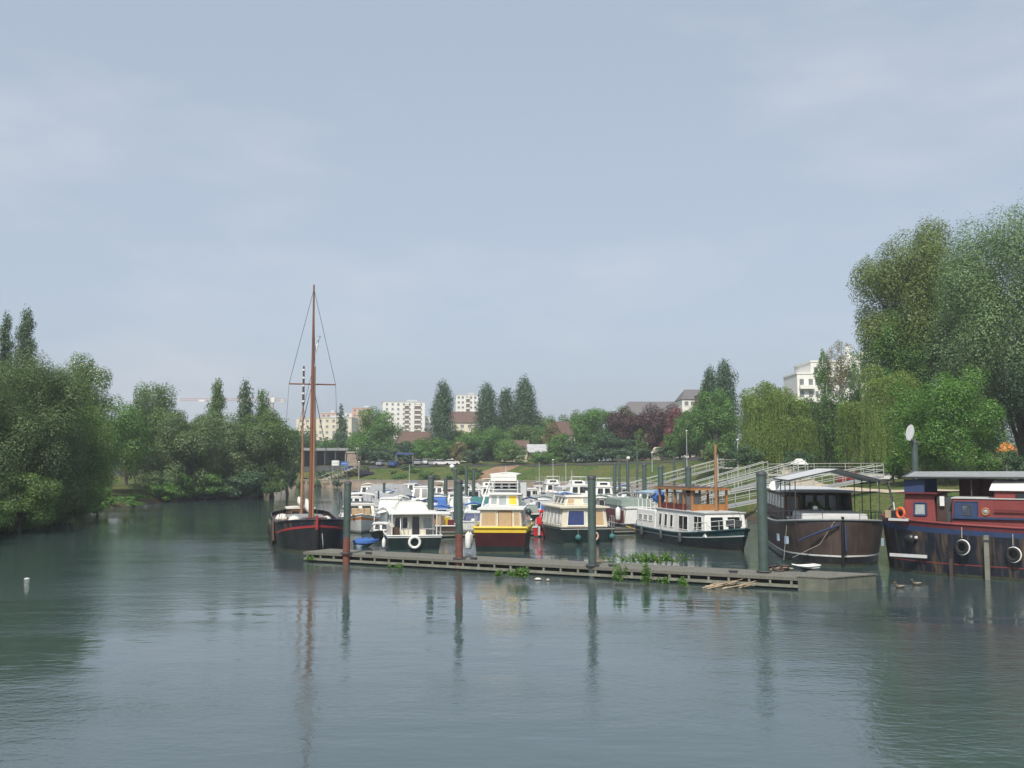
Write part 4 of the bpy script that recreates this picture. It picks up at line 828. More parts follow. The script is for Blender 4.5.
        if roof:
            q = MB(); xa, xb, hw = x0 + ra - over, x1 - rf + over, wt / 2 + over; poly = [(-hw, z1), (hw, z1), (hw, z1 + roof_t), (hw * .5, z1 + roof_t * 1.6), (-hw * .5, z1 + roof_t * 1.6), (-hw, z1 + roof_t)]
            v_ = [(xa, y + a_, z_) for a_, z_ in poly] + [(xb, y + a_, z_) for a_, z_ in poly]; n_ = 6
            q.raw(v_, [tuple(range(n_))[::-1], tuple(range(n_, 2 * n_))] + [(i, (i + 1) % n_, n_ + (i + 1) % n_, n_ + i) for i in range(n_)], roof); tag(q.build('roof', o))
        return cb
    def rail(s, t0, t1, h, step=1.0, sides=(1, -1), mat='steel', inset=.06, mids=1, name='railing', bow_join=False):
        for sd in sides:
            q = MB(); k = max(2, int((t1 - t0) * s.L / step)); pts = []
            for i in range(k + 1):
                t_ = t0 + (t1 - t0) * i / k; x, yy, z_ = -s.L / 2 + t_ * (s.L - .15), sd * max(.03, s.half(t_) - inset), s.sh(t_); q.tube([(x, yy, z_), (x, yy, z_ + h)], .018, mat, 5); pts.append(Vector((x, yy, z_ + h)))
            q.tube(pts, .02, mat, 5)
            for m_ in range(mids): q.tube([p - Vector((0, 0, h * (m_ + 1) / (mids + 1))) for p in pts], .012, mat, 5)
            s.add(name, q)
    def pole(s, p, h, r=.03, mat='steel', name='mast', r1=None, lean=(0, 0)):
        q = MB(); q.tube([p, (p[0] + lean[0], p[1] + lean[1], p[2] + h)], [r, r1 or r * .6], mat, 8); return s.add(name, q)
    def frame(s, x0, x1, w_, z0, z1, mat, r_=.04, name='post', nx_=2):
        for i in range(nx_):
            for sd in (1, -1): x = x0 + (x1 - x0) * i / (nx_ - 1); q = MB(); q.tube([(x, sd * w_ / 2, z0), (x, sd * w_ / 2, z1)], r_, mat, 6); s.add(name, q)
    def canopy(s, x0, x1, w_, z, peak, mat, name='awning', along=True, side=0.0):
        q = MB(); K = 7; v = []
        for xa in (x0, x1):
            for i in range(K):
                a = -1 + 2 * i / (K - 1); v.append((xa, a * w_ / 2, z + peak * (1 - a * a)))
        for xa in (x0, x1):
            for i in range(K):
                a = -1 + 2 * i / (K - 1); v.append((xa, a * w_ / 2, z + peak * (1 - a * a) - .05))
        f = [(i, K + i, K + i + 1, i + 1) for i in range(K - 1)] + [(2 * K + i, 2 * K + i + 1, 3 * K + i + 1, 3 * K + i) for i in range(K - 1)]
        f += [(i, i + 1, 2 * K + i + 1, 2 * K + i) for i in range(K - 1)] + [(K + i + 1, K + i, 3 * K + i, 3 * K + i + 1) for i in range(K - 1)] + [(0, 2 * K, 3 * K, K), (K - 1, 2 * K - 1, 4 * K - 1, 3 * K - 1)]
        q.raw(v, f, mat)
        if side:
            for sd in (1, -1): q.box(((x0 + x1) / 2, sd * w_ / 2, z - side / 2), (abs(x1 - x0), .04, side), mat)
        return s.add(name, q)
    def tarp(s, x0, x1, z0, z1, mat, name='boat_cover', ridge_r=.06):
        # tent cover from gunwale to a ridge
        q = MB(); K = 10; v = []
        for i in range(K + 1):
            x = x0 + (x1 - x0) * i / K; t_ = (x + s.L / 2) / s.L; hw = s.half(min(.99, max(0, t_))) + .06; zr = z1 - .07 * math.sin(i * 2.1) - (z1 - z0) * .5 * (abs(i / K - .5) * 2) ** 4
            v += [(x, hw, s.sh(t_) - .1), (x, hw * .97, s.sh(t_) + .08), (x, hw * .5, (s.sh(t_) + zr) / 2 - .02), (x, 0, zr), (x, -hw * .5, (s.sh(t_) + zr) / 2 - .02), (x, -hw * .97, s.sh(t_) + .08), (x, -hw, s.sh(t_) - .1)]
        f = [(i * 7 + j, i * 7 + j + 1, (i + 1) * 7 + j + 1, (i + 1) * 7 + j) for i in range(K) for j in range(6)] + [tuple(range(7))[::-1], tuple(K * 7 + j for j in range(7))]
        q.raw(v, f, mat); return s.add(name, q)
    def hang(s, p, kind, label, mat='white_paint', size=.3, axis=None, group=None):
        W_ = s.w(p)
        if kind == 'lifebuoy':
            root = empty('lifebuoy', label, 'lifebuoy', W_, s.head, group); q = MB(); q.torus((0, 0, 0), size, size * .27, mat, axis or (1, 0, 0), 24, 8); q.build('ring', root)
            for k in range(4):
                a = k * math.pi / 2 + .78; ax = Vector(axis or (1, 0, 0)); u = Vector((0, 0, 1)); v_ = ax.cross(u); c_ = u * math.cos(a) * size + v_ * math.sin(a) * size; q = MB(); q.torus(c_, size * .29, .012, 'rope', ax.cross(c_), 12, 5); q.build('rope_band', root)
        else:
            root = empty('fender', label, 'fender', W_, s.head, group); r_ = size * .42; q = MB(); L_ = size * 2.2 if kind == 'fender' else size * .9
            if kind == 'fender': q.lathe([(.001, 0), (r_ * .7, .05), (r_, .15), (r_, L_ - .15), (r_ * .7, L_ - .05), (r_ * .25, L_), (r_ * .2, L_ + .06), (.001, L_ + .07)], mat, 12)
            else: q.lathe([(.001, 0)] + [(size * .6 * math.sin(a), size * .6 * (1 - math.cos(a))) for a in (.4, .8, 1.2, 1.6, 2.0, 2.4, 2.75)] + [(size * .12, size * 1.25), (.001, size * 1.3)], mat, 14); L_ = size * 1.25
            q.build('body', root); q = MB(); q.tube([(0, 0, L_), (0, 0, L_ + .45)], .014, 'rope', 5); q.build('rope', root)
class Cab:
    def __init__(s, boat, o, c):
        s.o, s.b = o, boat
        s.sides = {'aft': (c[3], c[0], c[4], c[7]), 'fore': (c[1], c[2], c[6], c[5]), 'star': (c[0], c[1], c[5], c[4]), 'port': (c[2], c[3], c[7], c[6])}
    def pt(s, side, u, v):
        bl, br, tr, tl = s.sides[side]; return bl.lerp(br, u).lerp(tl.lerp(tr, u), v)
    def nrm(s, side):
        bl, br, tr, tl = s.sides[side]; return (br - bl).cross(tl - bl).normalized()
    def panel(s, side, u0, u1, v0, v1, mat, d0, d1, q):
        n_ = s.nrm(side); p = [s.pt(side, a, b_) for a, b_ in ((u0, v0), (u1, v0), (u1, v1), (u0, v1))]
        q.hexa([x + n_ * d0 for x in p] + [x + n_ * d1 for x in p], mat)
    def win(s, side, u0, u1, v0, v1, pane='glass', frame='white_paint', fw=.05, name='window', mull=0):
        q = MB(); n_ = s.nrm(side); p = [s.pt(side, a, b_) for a, b_ in ((u0, v0), (u1, v0), (u1, v1), (u0, v1))]
        q.hexa([x + n_ * .004 for x in p] + [x + n_ * .018 for x in p], pane)
        if frame:
            for i in range(4): q.tube([p[i] + n_ * .02, p[(i + 1) % 4] + n_ * .02], fw * .5, frame, 4)
            for k in range(mull): t_ = (k + 1) / (mull + 1); q.tube([p[0].lerp(p[1], t_) + n_ * .02, p[3].lerp(p[2], t_) + n_ * .02], fw * .45, frame, 4)
        return q.build(name, s.o)
    def row(s, side, n_, u0, u1, v0, v1, gap=.25, **k):
        for i in range(n_): w_ = (u1 - u0) / n_; s.win(side, u0 + w_ * (i + gap / 2), u0 + w_ * (i + 1 - gap / 2), v0, v1, **k)
FG = 'fenders hung along the boats'

# --- two-masted sailing barge
b = Boat('sailing_barge', 'black two-masted sailing barge with red wale and tall wooden masts', 316, 553, -74.5, 19, 4.6, (2.0, 1.6, 2.15), [(.03, 'maroon_hull'), (.52, 'black_hull'), (.59, 'red_paint'), (1, 'navy_hull')], bow='full', stern_w=.5, flare=.05, rake=.25, wale=1.0, gun='navy_hull', gun_r=.06, deck_mat='brown_cabin', deck_drop=.25)
q = MB(); q.tube([(9.33, 0, -.3), (9.5, 0, 1.2), (9.53, 0, 1.5)], [.10, .10, .09], 'black_hull', 8); q.tube([(9.53, 0, 1.5), (9.6, 0, 2.4)], [.09, .08], 'red_paint', 8); b.add('stem_post', q)
def mast_of(bt, x, ytop, z0, r0, mat, name, px):
    p = bt.w((x, 0, 0)); h = zat(ytop, p.y) - z0; q = MB(); lean = -.3
    q.tube([(x, 0, z0), (x + lean * .4, 0, z0 + h * .55), (x + lean, 0, z0 + h)], [r0, r0 * .78, r0 * .36], mat, 12); return bt.add(name, q), z0 + h
mm1, zt1 = mast_of(b, 4.0, 284, 1.0, .155, 'mast_wood', 'main_mast', 316)
mz, zt2 = mast_of(b, -5.6, 402, 1.2, .12, 'mast_pine', 'mizzen_mast', 305)
yw = b.w((-5.6, 0, 0)).y; q = MB(); zb_ = zat(366, yw); q.tube([(-5.7, 0, zt2 - .2), (-5.75, 0, zb_)], [.10, .07], 'dark_grey', 8)
for k in range(5): z_ = zt2 + (zb_ - zt2) * (k / 4.6); q.tube([(-5.7, 0, z_), (-5.7, 0, z_ + .14)], .115, 'white_paint', 8)
q.build('banded_topmast', mz)
ys = b.w((4, 0, 0)).y; zsp = zat(384, ys); c_, s_ = math.cos(-b.head), math.sin(-b.head)
q = MB(); q.tube([(3.8, -1.6, zsp), (3.8, 1.6, zsp)], .055, 'mast_wood', 6); q.build('crosstree', mm1)
q = MB(); q.tube([(4.35, .14, 1.2), (4.25, .12, zsp + 1.2)], [.075, .055], 'mast_pine', 8); q.build('gaff_spar', mm1)
for sd in (1, -1):
    for (a_, c2) in (((3.75, sd * 1.6, zsp), (3.75, 0, zt1 - .3)), ((3.2, sd * 2.1, 1.5), (3.75, sd * 1.6, zsp)), ((2.6, sd * 2.15, 1.5), (3.8, sd * .1, zsp - .3)), ((4.4, sd * 2.1, 1.5), (3.8, sd * .1, zsp - .3)), ((-6.6, sd * 1.9, 1.6), (-5.65, 0, zt2 - .4))):
        q = MB(); q.tube([a_, c2], .016, 'dark_grey', 4); b.add('shroud', q)
for a_, c2 in (((9.5, 0, 2.3), (3.8, 0, zsp + 3.4)), ((9.5, 0, 2.3), (3.8, 0, zt1 - .5)), ((-9.2, 0, 2.0), (-5.7, 0, zt2 - .3)), ((-5.7, 0, zt2 - .5), (3.8, 0, zsp + 1))):
    q = MB(); q.tube([a_, c2], .016, 'dark_grey', 4); b.add('stay', q)
q = MB(); q.tube([(3.6, 0, 2.2), (-3.6, .2, 2.7)], [.12, .1], 'mast_pine', 8); b.add('boom', q)
q = MB(); q.tube([(3.4, 0, 2.42), (2, .05, 2.5), (0, .1, 2.62), (-3, .2, 2.95)], [.16, .27, .25, .12], 'canvas', 9); b.add('furled_sail', q)
q = MB(); q.tube([(-5.9, 0, 2.3), (-9.6, 0, 2.8)], [.1, .07], 'mast_pine', 8); b.add('mizzen_boom', q)
q = MB(); q.tube([(-6.1, 0, 2.5), (-7.5, 0, 2.7), (-9, 0, 2.95)], [.16, .24, .1], 'canvas', 9); b.add('mizzen_sail', q)
cb = b.cabin(-3.6, 2.4, 2.6, 2.4, 1.0, 1.75, .1, .15, 'brown_cabin', roof='mid_grey'); cb.row('star', 4, .05, .95, .35, .8, pane='glass', frame='varnish'); cb.row('fore', 2, .1, .9, .35, .8, pane='glass', frame='varnish')
cb = b.cabin(-9.0, -6.3, 2.2, 2.0, 1.4, 2.15, .1, .1, 'brown_cabin', name='stern_cabin', roof='canvas'); cb.row('fore', 2, .1, .9, .3, .8, frame='varnish')
for sd in (1, -1):
    q = MB(); pts = [(1.6, .3), (0.2, 1.7), (-.9, 1.6), (-1.4, .4), (-1.1, -.4), (0.6, -.5)]; v = [(x, sd * 2.33, z) for x, z in pts] + [(x, sd * 2.45, z) for x, z in pts]; n_ = 6
    q.raw(v, [tuple(range(6)), tuple(range(11, 5, -1))] + [(i, 6 + i, 6 + (i + 1) % 6, (i + 1) % 6) for i in range(6)], 'brown_cabin'); b.add('leeboard', q)
q = MB(); q.tube([(9.15, .35, 1.35), (9.3, .42, .6), (9.28, .42, -.2)], .03, 'steel', 6); b.add('anchor_chain', q)
q = MB(); q.box((7.6, 0, 1.95), (.5, 1.2, .45), 'dark_red'); q.tube([(7.6, -.8, 2.05), (7.6, .8, 2.05)], .14, 'dark_grey', 10); b.add('windlass', q)
q = MB(); q.tube([(3.8, .08, zsp + 1.4), (3.5, .25, zsp + 2.7), (3.6, .5, zsp + 3.4), (3.75, .05, zsp + 3.5)], [.02, .1, .05, .01], 'white_paint', 5); b.add('pennant', q)
for k, (x, y, mt, sz) in enumerate([(5.6, -1.2, 'canvas', .9), (6.4, .9, 'canvas', .7), (4.6, 1.4, 'grey_tarp', .8), (-5, -1.5, 'canvas', 1.1)]):
    q = MB(); q.lathe([(.001, 0), (sz * .5, .02), (sz * .48, .3), (sz * .3, .55), (.001, .62)], mt, 9, (x, y, 1.25 + (.35 if x > 5 else 0))); tag(q.build('sail_bag', b.root))
q = MB(); q.box((-9.7, 0, .7), (.35, .14, 2.6), 'brown_cabin'); q.tube([(-9.7, 0, 2.0), (-8.3, 0, 2.4)], .06, 'varnish', 6); b.add('rudder', q)
for k in range(3): b.hang((-8 + k * 2.2, -2.35, .15), 'fender', 'dark fender hung on the shaded flank of the sailing barge', 'rubber', .34, group='dark fenders of the sailing barge')

# --- white cruiser with dark hull and lifebuoy (stern towards us)
b = Boat('river_cruiser', 'white river cruiser with black hull and open cabin door', 414.5, 552, 99, 10.5, 3.7, (1.05, 1.0, 1.35), [(.15, 'teal_hull'), (.86, 'green_hull'), (1, 'white_paint')], anchor='stern', stern_w=.95, deck_mat='pale_grey')
cb = b.cabin(-4.1, 2.2, 3.0, 2.7, .95, 2.35, .12, .4, 'cream_paint', roof='white_paint', over=.28, roof_t=.12)
cb.win('aft', .06, .2, .35, .88); cb.win('aft', .24, .36, .35, .88); cb.win('aft', .46, .64, .04, .93, name='doorway', frame='cream_paint'); cb.win('aft', .72, .93, .32, .86, pane='pale_glass'); cb.row('port', 3, .1, .9, .4, .88); cb.row('star', 3, .1, .9, .4, .88)
cb = b.cabin(-2.4, 1.6, 2.3, 1.7, 2.5, 3.05, .35, .7, 'canvas', name='folded_canopy'); b.rail(0, .12, .6, .5)
q = MB(); q.tube([(-5.1, .9, 1.0), (-5.0, .9, 1.9), (-4.4, .9, 2.2)], .03, 'steel', 6); q.tube([(-5.1, .4, 1.0), (-5.0, .4, 1.9)], .03, 'steel', 6); b.add('ladder', q)
for sd in (1, -1): q = MB(); q.tube([(-5.0, sd * 1.45, .95), (-5.0, sd * 1.45, 2.4)], .035, 'white_paint', 6); b.add('roof_post', q)
q = MB(); q.box((-3.3, 0, 2.42), (1.9, 3.1, .09), 'white_paint'); q.box((-4.4, 0, 2.43), (.9, 3.1, .07), 'white_paint'); b.add('cockpit_roof', q)
b.hang((-5.32, -.0, .62), 'lifebuoy', 'white lifebuoy on the stern of the black hulled cruiser', size=.34)
b.hang((-4.6, 1.95, .2), 'fender', 'white fender on the flank of the black hulled cruiser', size=.3, group=FG)
b.pole((-1.5, .9, 3.0), 1.4, name='aerial', lean=(-.5, 0)); b.pole((-5.1, -1.2, 1.0), 1.4, name='flagstaff', lean=(-.3, 0))
q = MB(); q.box((-4.5, 1.2, 1.25), (.5, .5, .6), 'brown_cabin'); q.box((-4.4, -1.1, 1.15), (.5, .6, .4), 'dark_grey'); b.add('cockpit_locker', q)

# --- yellow trawler yacht (stern towards us)
b = Boat('trawler_yacht', 'tall maroon hulled yacht with yellow rail, flybridge and white banner', 500, 553, 86.5, 12, 3.65, (1.6, 1.55, 2.1), [(.26, 'green_hull'), (.80, 'maroon_hull'), (1, 'yellow_paint')], anchor='stern', stern_w=.93, gun='yellow_paint', gun_r=.09, deck_mat='cream_paint', deck_drop=.05)
cb = b.cabin(-5.6, 2.6, 2.75, 2.65, 1.55, 2.72, .05, .3, 'cream_paint', roof='white_paint', over=.18, roof_t=.1)
cb.win('aft', .05, .39, .1, .86, pane='tan_cloth', frame='cream_paint'); cb.win('aft', .45, .77, .02, .93, pane='tan_cloth', frame='varnish', name='door'); cb.win('aft', .82, .96, .1, .86, pane='tan_cloth', frame='cream_paint'); cb.row('port', 4, .05, .95, .25, .85); cb.row('star', 4, .05, .95, .25, .85)
cb = b.cabin(-2.8, 2.2, 2.05, 1.95, 2.85, 3.62, .05, .5, 'white_paint', name='wheelhouse', roof='white_paint', over=.25, roof_t=.08)
cb.win('aft', .08, .28, .12, .9, pane='pale_glass'); cb.win('aft', .34, .6, .05, .92, pane='pale_glass', name='door'); cb.win('aft', .68, .95, .1, .92, pane='yellow_paint', frame='white_paint', name='curtained_window'); cb.row('port', 3, .05, .95, .2, .88)
b.frame(-2.7, 1.2, 1.9, 3.7, 4.6, 'white_paint', .035, 'flybridge_post', 3)
cb = b.cabin(-1.0, 1.6, 1.8, 1.7, 3.72, 4.35, .1, .4, 'white_paint', name='flybridge'); cb.row('aft', 3, .04, .96, .35, .95, pane='glass', frame='white_paint')
q = MB()
for z_ in (3.95, 4.18, 4.4): q.tube([(-2.75, -1, z_), (-2.75, 1, z_)], .018, 'steel', 5); q.tube([(-2.75, -1, z_), (1.2, -1, z_)], .018, 'steel', 5); q.tube([(-2.75, 1, z_), (1.2, 1, z_)], .018, 'steel', 5)
b.add('flybridge_rail', q)
q = MB(); q.box((-2.72, 0, 4.78), (.05, 1.75, .5), 'white_paint'); q.box((-2.72, 0, 4.78), (.07, 1.8, .03), 'pale_grey'); b.add('white_banner', q)
b.canopy(-2.6, 1.6, 1.95, 4.98, .12, 'white_paint', 'flybridge_awning'); b.pole((-.5, 0, 5.05), .5, name='aerial')
for sd in (1, -1): b.rail(.03, .3, .8, .7, (sd,))
q = MB(); q.tube([(-3.9, 1.35, 2.8), (-3.2, 1.15, 3.8), (-2.8, 1.0, 4.4)], .035, 'white_paint', 6); q.tube([(-4.4, 1.35, 2.8), (-3.7, 1.15, 3.8)], .035, 'white_paint', 6)
for k in range(4): q.tube([(-4.2 + k * .2, 1.3 - k * .05, 3.0 + k * .22), (-3.75 + k * .2, 1.3 - k * .05, 3.0 + k * .22)], .02, 'white_paint', 5)
b.add('ladder', q)
q = MB(); q.box((-1.5, -1.25, 3.95), (.7, .5, .9), 'pale_grey'); b.add('raft_case', q)
b.hang((-5.4, 2.1, .15), 'fender', 'long white fender beside the maroon yacht stern', size=.5, group=FG); b.hang((-4.0, 2.1, .3), 'fender', 'shorter white fender on the maroon yacht flank', size=.38, group=FG)
b.hang((-4.2, -1.75, 2.3), 'buoy', 'dark round fender on the maroon yacht deck', 'teal_hull', .36, group=FG)

# --- red motor boat
b = Boat('motor_boat', 'small bright red motor boat with red engine and blue box', 543.5, 537, 80, 5.6, 1.9, (.75, .7, .95), [(.12, 'dark_grey'), (1, 'bright_red')], anchor='stern', stern_w=.9, gun='white_paint', deck_mat='pale_grey', deck_drop=.25)
q = MB(); q.box((-2.95, .3, 1.25), (.5, .42, .55), 'bright_red'); q.box((-3.0, .3, .6), (.2, .18, .9), 'pale_grey'); b.add('outboard_engine', q)
cb = b.cabin(-.6, 1.6, 1.5, 1.3, .7, 1.85, .1, .5, 'bright_red', roof='bright_red'); cb.row('aft', 2, .08, .92, .45, .9); cb.row('port', 2, .1, .9, .45, .88); q = MB(); q.box((.3, 0, 2.25), (1.3, 1.1, .5), 'blue_tarp'); q.box((.3, 0, 2.55), (1.2, 1.0, .12), 'pale_grey'); b.add('roof_box', q)
q = MB(); q.box((-1.6, -.5, 1.05), (.8, .6, .8), 'bright_red'); b.add('seat', q); q = MB(); q.box((-1.7, .55, 1.0), (.5, .4, .7), 'pale_grey'); b.add('seat', q); b.rail(0, .3, .45, .5)
b.pole((1.8, 0, 1.9), 2.6, .03, 'pale_grey', lean=(-.6, -.3))

# --- dark green and white cruiser with blue window
b = Boat('river_cruiser', 'dark green hulled cruiser with big blue aft window', 588, 544, 101, 11.0, 4.2, (1.15, 1.1, 1.55), [(.1, 'teal_hull'), (.9, 'green_hull'), (1, 'white_paint')], anchor='stern', stern_w=.95, gun='dark_grey', deck_mat='cream_paint', off=.0)
cb = b.cabin(-4.6, 1.8, 3.5, 3.2, 1.1, 2.5, .05, .5, 'cream_paint', roof='cream_paint', over=.24, roof_t=.1)
cb.win('aft', .13, .50, .10, .88, pane='blue_glass', fw=.09); cb.win('aft', .56, .66, .08, .92, pane='pale_glass'); cb.win('aft', .72, .93, .08, .9, pane='tan_cloth', fw=.08); cb.row('port', 5, .03, .97, .12, .9, pane='pale_glass', fw=.09); cb.row('star', 4, .05, .95, .2, .9)
cb = b.cabin(-3.3, .6, 2.3, 1.9, 2.62, 3.25, .1, .5, 'cream_paint', name='wheelhouse', roof='white_paint', over=.12); cb.win('aft', .06, .3, .2, .85, pane='tan_cloth'); cb.win('aft', .62, .92, .2, .85, pane='pale_glass'); cb.row('port', 3, .05, .95, .2, .88)
b.frame(-2.4, -.2, 1.8, 3.3, 3.95, 'steel', .025, 'hardtop_post'); b.canopy(-2.7, .1, 2.3, 3.95, .1, 'pale_grey', 'hardtop', side=.3)
b.rail(.0, .5, .9, .45, (1,), 'white_paint', mids=0); b.rail(0, .12, .8, .6, (-1,)); b.pole((-1, 0, 4.0), 1.2, name='aerial')
b.hang((-5.62, .75, .25), 'buoy', 'teal ball fender under the blue window', 'teal_tarp', .36, group='teal ball fenders of the green cruiser'); b.hang((-5.62, -1.75, .3), 'buoy', 'teal ball fender at the outer stern corner past the pink lifebuoy', 'teal_tarp', .36, group='teal ball fenders of the green cruiser')
b.hang((-5.66, -.42, .55), 'lifebuoy', 'faded pink lifebuoy on the dark green stern', 'plaster_pink', .28)

# --- small brown and white houseboat
b = Boat('houseboat', 'little houseboat with round white end and grey-green roof', 640, 533, 100, 8, 3.0, (.75, .7, .9), [(.2, 'black_hull'), (1, 'dark_grey')], anchor='stern', stern_w=.97, gun='mid_grey', deck_mat='mid_grey')
cb = b.cabin(-3.9, 2.6, 2.5, 2.2, .72, 2.0, .0, .4, 'white_paint', roof='white_paint', over=.08); cb.win('aft', .40, .74, .5, .9, frame='white_paint'); cb.win('aft', .38, .95, .02, .28, pane='black_hull', frame=None, name='hatch'); cb.row('port', 3, .05, .95, .3, .85, pane='dark_red')
q = MB(); q.box((-.7, 1.36, 1.3), (6.0, .08, 1.1), 'dark_red'); b.add('side_slab', q)
cb = b.cabin(-3.0, 2.4, 2.6, 2.4, 2.12, 2.75, .1, .3, 'green_grey', name='roof_cover'); b.pole((-3.2, .3, 2.2), .9, name='aerial')
q = MB(); q.lathe([(.001, 0), (.14, .05), (.17, .16), (.1, .28), (.001, .3)], 'white_paint', 10, (-2.6, 1.0, 2.78)); b.add('vent_dome', q)
b.hang((-3.6, 1.75, 1.0), 'fender', 'fat white fender beside the little houseboat', size=.5, group=FG)
q = MB(); q.tube([(-4.0, 1.2, .6), (-4.3, .3, .25), (-4.1, -.9, .2), (-4.0, -1.3, .6)], .03, 'yellow_paint', 6); b.add('mooring_rope', q)

# --- long white boat with wooden wheelhouse
b = Boat('converted_tug', 'long white boat on a teal hull with varnished wooden wheelhouse', 743, 552, -76, 16.5, 4.0, (.95, .85, 1.5), [(.42, 'black_hull'), (.66, 'green_hull'), (.72, 'pale_grey'), (1, 'teal_hull')], bow='blunt', stern_w=.55, flare=.06, rake=.5, gun='teal_hull', gun_r=.08, deck_mat='mid_grey')
cb = b.cabin(-3.2, 5.6, 3.1, 2.9, .75, 2.35, .1, .25, 'white_paint', roof='pale_grey', over=.08, roof_t=.06)
for u in (.08, .2, .32): cb.win('star', u, u + .06, .25, .8)
cb.win('star', .5, .68, .22, .8, mull=1); cb.win('star', .80, .95, .3, .85, mull=1); cb.row('port', 4, .05, .95, .3, .8); cb.row('fore', 2, .08, .92, .3, .85)
cb = b.cabin(-7.4, -3.5, 2.9, 2.7, .8, 2.2, .1, .05, 'white_paint', name='stern_cabin'); cb.row('star', 3, .08, .92, .4, .7, pane='pale_glass')
b.frame(-7.3, -3.9, 2.5, 2.1, 3.5, 'white_paint', .045, 'awning_post', 5); b.canopy(-7.5, -3.7, 2.8, 3.5, .12, 'pale_blue', 'stern_awning', side=.12)
q = MB(); q.lathe([(.001, 0), (.4, .1), (.5, .5), (.35, .9), (.001, 1.0)], 'blue_tarp', 9, (-4.0, -.9, 2.7)); q.lathe([(.001, 0), (.35, .1), (.4, .4), (.001, .7)], 'blue_tarp', 9, (-3.7, -.6, 2.1)); b.add('blue_cover', q)
# wooden open wheelhouse
for x in (-2.8, -1.4, 0.0, 1.6, 3.0):
    for sd in (1, -1): q = MB(); q.box((x, sd * 1.3, 3.1), (.14, .14, 1.5), 'varnish'); b.add('wheelhouse_post', q)
q = MB(); q.box((.1, 0, 3.92), (6.5, 3.0, .14), 'varnish'); q.box((.1, 0, 4.0), (6.3, 2.8, .06), 'brown_cabin'); b.add('wheelhouse_roof', q)
q = MB(); q.box((-.2, -1.3, 2.62), (4.4, .08, .5), 'dark_red'); q.box((2.9, 0, 2.62), (.08, 2.6, .5), 'varnish'); b.add('wheelhouse_coaming', q)
q = MB(); q.box((-1.2, .4, 3.0), (1.6, 1.0, 1.1), 'pale_grey'); b.add('chart_table', q); q = MB(); q.box((.9, -.2, 2.9), (.5, .9, .9), 'white_paint'); b.add('steering_console', q)
q = MB(); q.box((-2.6, 1.15, 2.6), (.1, .6, 2.6), 'varnish'); b.add('door', q)
b.pole((4.1, 0, 2.4), 4.6, .13, 'mast_pine', r1=.09)
q = MB(); q.tube([(4.2, 0, 4.4), (2.2, -.8, 2.6)], .03, 'rope', 5); q.tube([(4.1, 0, 6.6), (7.9, 0, 1.9)], .015, 'dark_grey', 4); q.tube([(4.1, 0, 6.6), (-7.6, 0, 3.6)], .015, 'dark_grey', 4); b.add('stay', q)
b.rail(.72, .97, .65, .9, (1, -1), 'white_paint')
q = MB(); q.box((6.7, 0, 1.75), (.5, .9, .4), 'dark_grey'); b.add('windlass', q)
for k, x in enumerate((-4.6, -.8, 2.6)): b.hang((x, -2.06, .2), 'fender', 'dark tyre-grey fender along the teal hull', 'dark_grey', .34, group='grey fenders along the teal hull')

# --- brown Dutch barge, bow on
b = Boat('brown_barge', 'big weathered brown barge with bluff bow, glass deckhouse and awning', 842.5, 566.5, -99, 24, 5.9, (2.15, 2.05, 2.6), [(.20, 'black_hull'), (.235, 'white_paint'), (.94, 'brown_hull'), (1, 'dark_grey')], bow='full', stern_w=.55, flare=.06, rake=.3, gun='mid_grey', gun_r=.07, deck_mat='mid_grey', deck_drop=.35)
cb = b.cabin(-9.5, 3.0, 4.3, 4.1, 1.9, 3.85, .1, .15, 'brown_cabin', name='deckhouse', roof='pale_grey', over=.35, roof_t=.1)
cb.row('fore', 5, .10, .98, .30, .92, pane='glass', frame='brown_cabin', fw=.08); cb.row('star', 6, .02, .98, .45, .85, pane='pale_glass'); cb.win('port', .1, .3, .4, .85)
cb = b.cabin(2.8, 4.3, 1.1, 1.0, 2.1, 3.75, .0, .1, 'brown_cabin', name='companionway', y=-1.75); cb.win('star', .25, .75, .5, .85, pane='pale_glass', fw=.1); cb.win('fore', .2, .8, .1, .9, pane='glass', frame='varnish', name='door')
cb = b.cabin(4.6, 9.4, 3.8, 3.6, 2.2, 2.78, .1, .1, 'pale_grey', name='hatch_cover')
b.frame(2.5, 10.3, 4.6, 2.3, 4.7, 'dark_grey', .03, 'awning_post', 4)
q = MB(); v = []
for x in (2.0, 10.5):
    v += [(x, -2.7, 4.72), (x, .1, 5.38), (x, 2.75, 4.65)]
v2 = [(x, y, z - .06) for x, y, z in v]; q.raw(v + v2, [(0, 3, 4, 1), (1, 4, 5, 2), (7, 10, 9, 6), (8, 11, 10, 7), (0, 1, 7, 6), (1, 2, 8, 7), (4, 3, 9, 10), (5, 4, 10, 11), (3, 0, 6, 9), (2, 5, 11, 8)], 'pale_grey'); b.add('awning', q)
q = MB(); q.tube([(2, 2.75, 4.65), (10.5, 2.75, 4.65)], .05, 'dark_grey', 6); q.tube([(2, -2.7, 4.72), (10.5, -2.7, 4.72)], .04, 'dark_grey', 6); q.tube([(10.5, -2.7, 4.72), (10.5, .1, 5.36), (10.5, 2.75, 4.65)], .04, 'dark_grey', 6); q.tube([(10.5, 2.75, 4.65), (10.9, 2.9, 3.4), (10.6, 2.4, 2.8)], .07, 'dark_grey', 6); b.add('awning_frame', q)
b.rail(.62, .985, .55, 1.0, (1, -1), 'dark_grey', inset=.1, mids=1)
q = MB(); q.tube([(11.72, 0, -0.2), (11.93, 0, 1.6), (12.0, 0, 2.75)], [.09, .09, .08], 'black_hull', 8); b.add('stem_post', q)
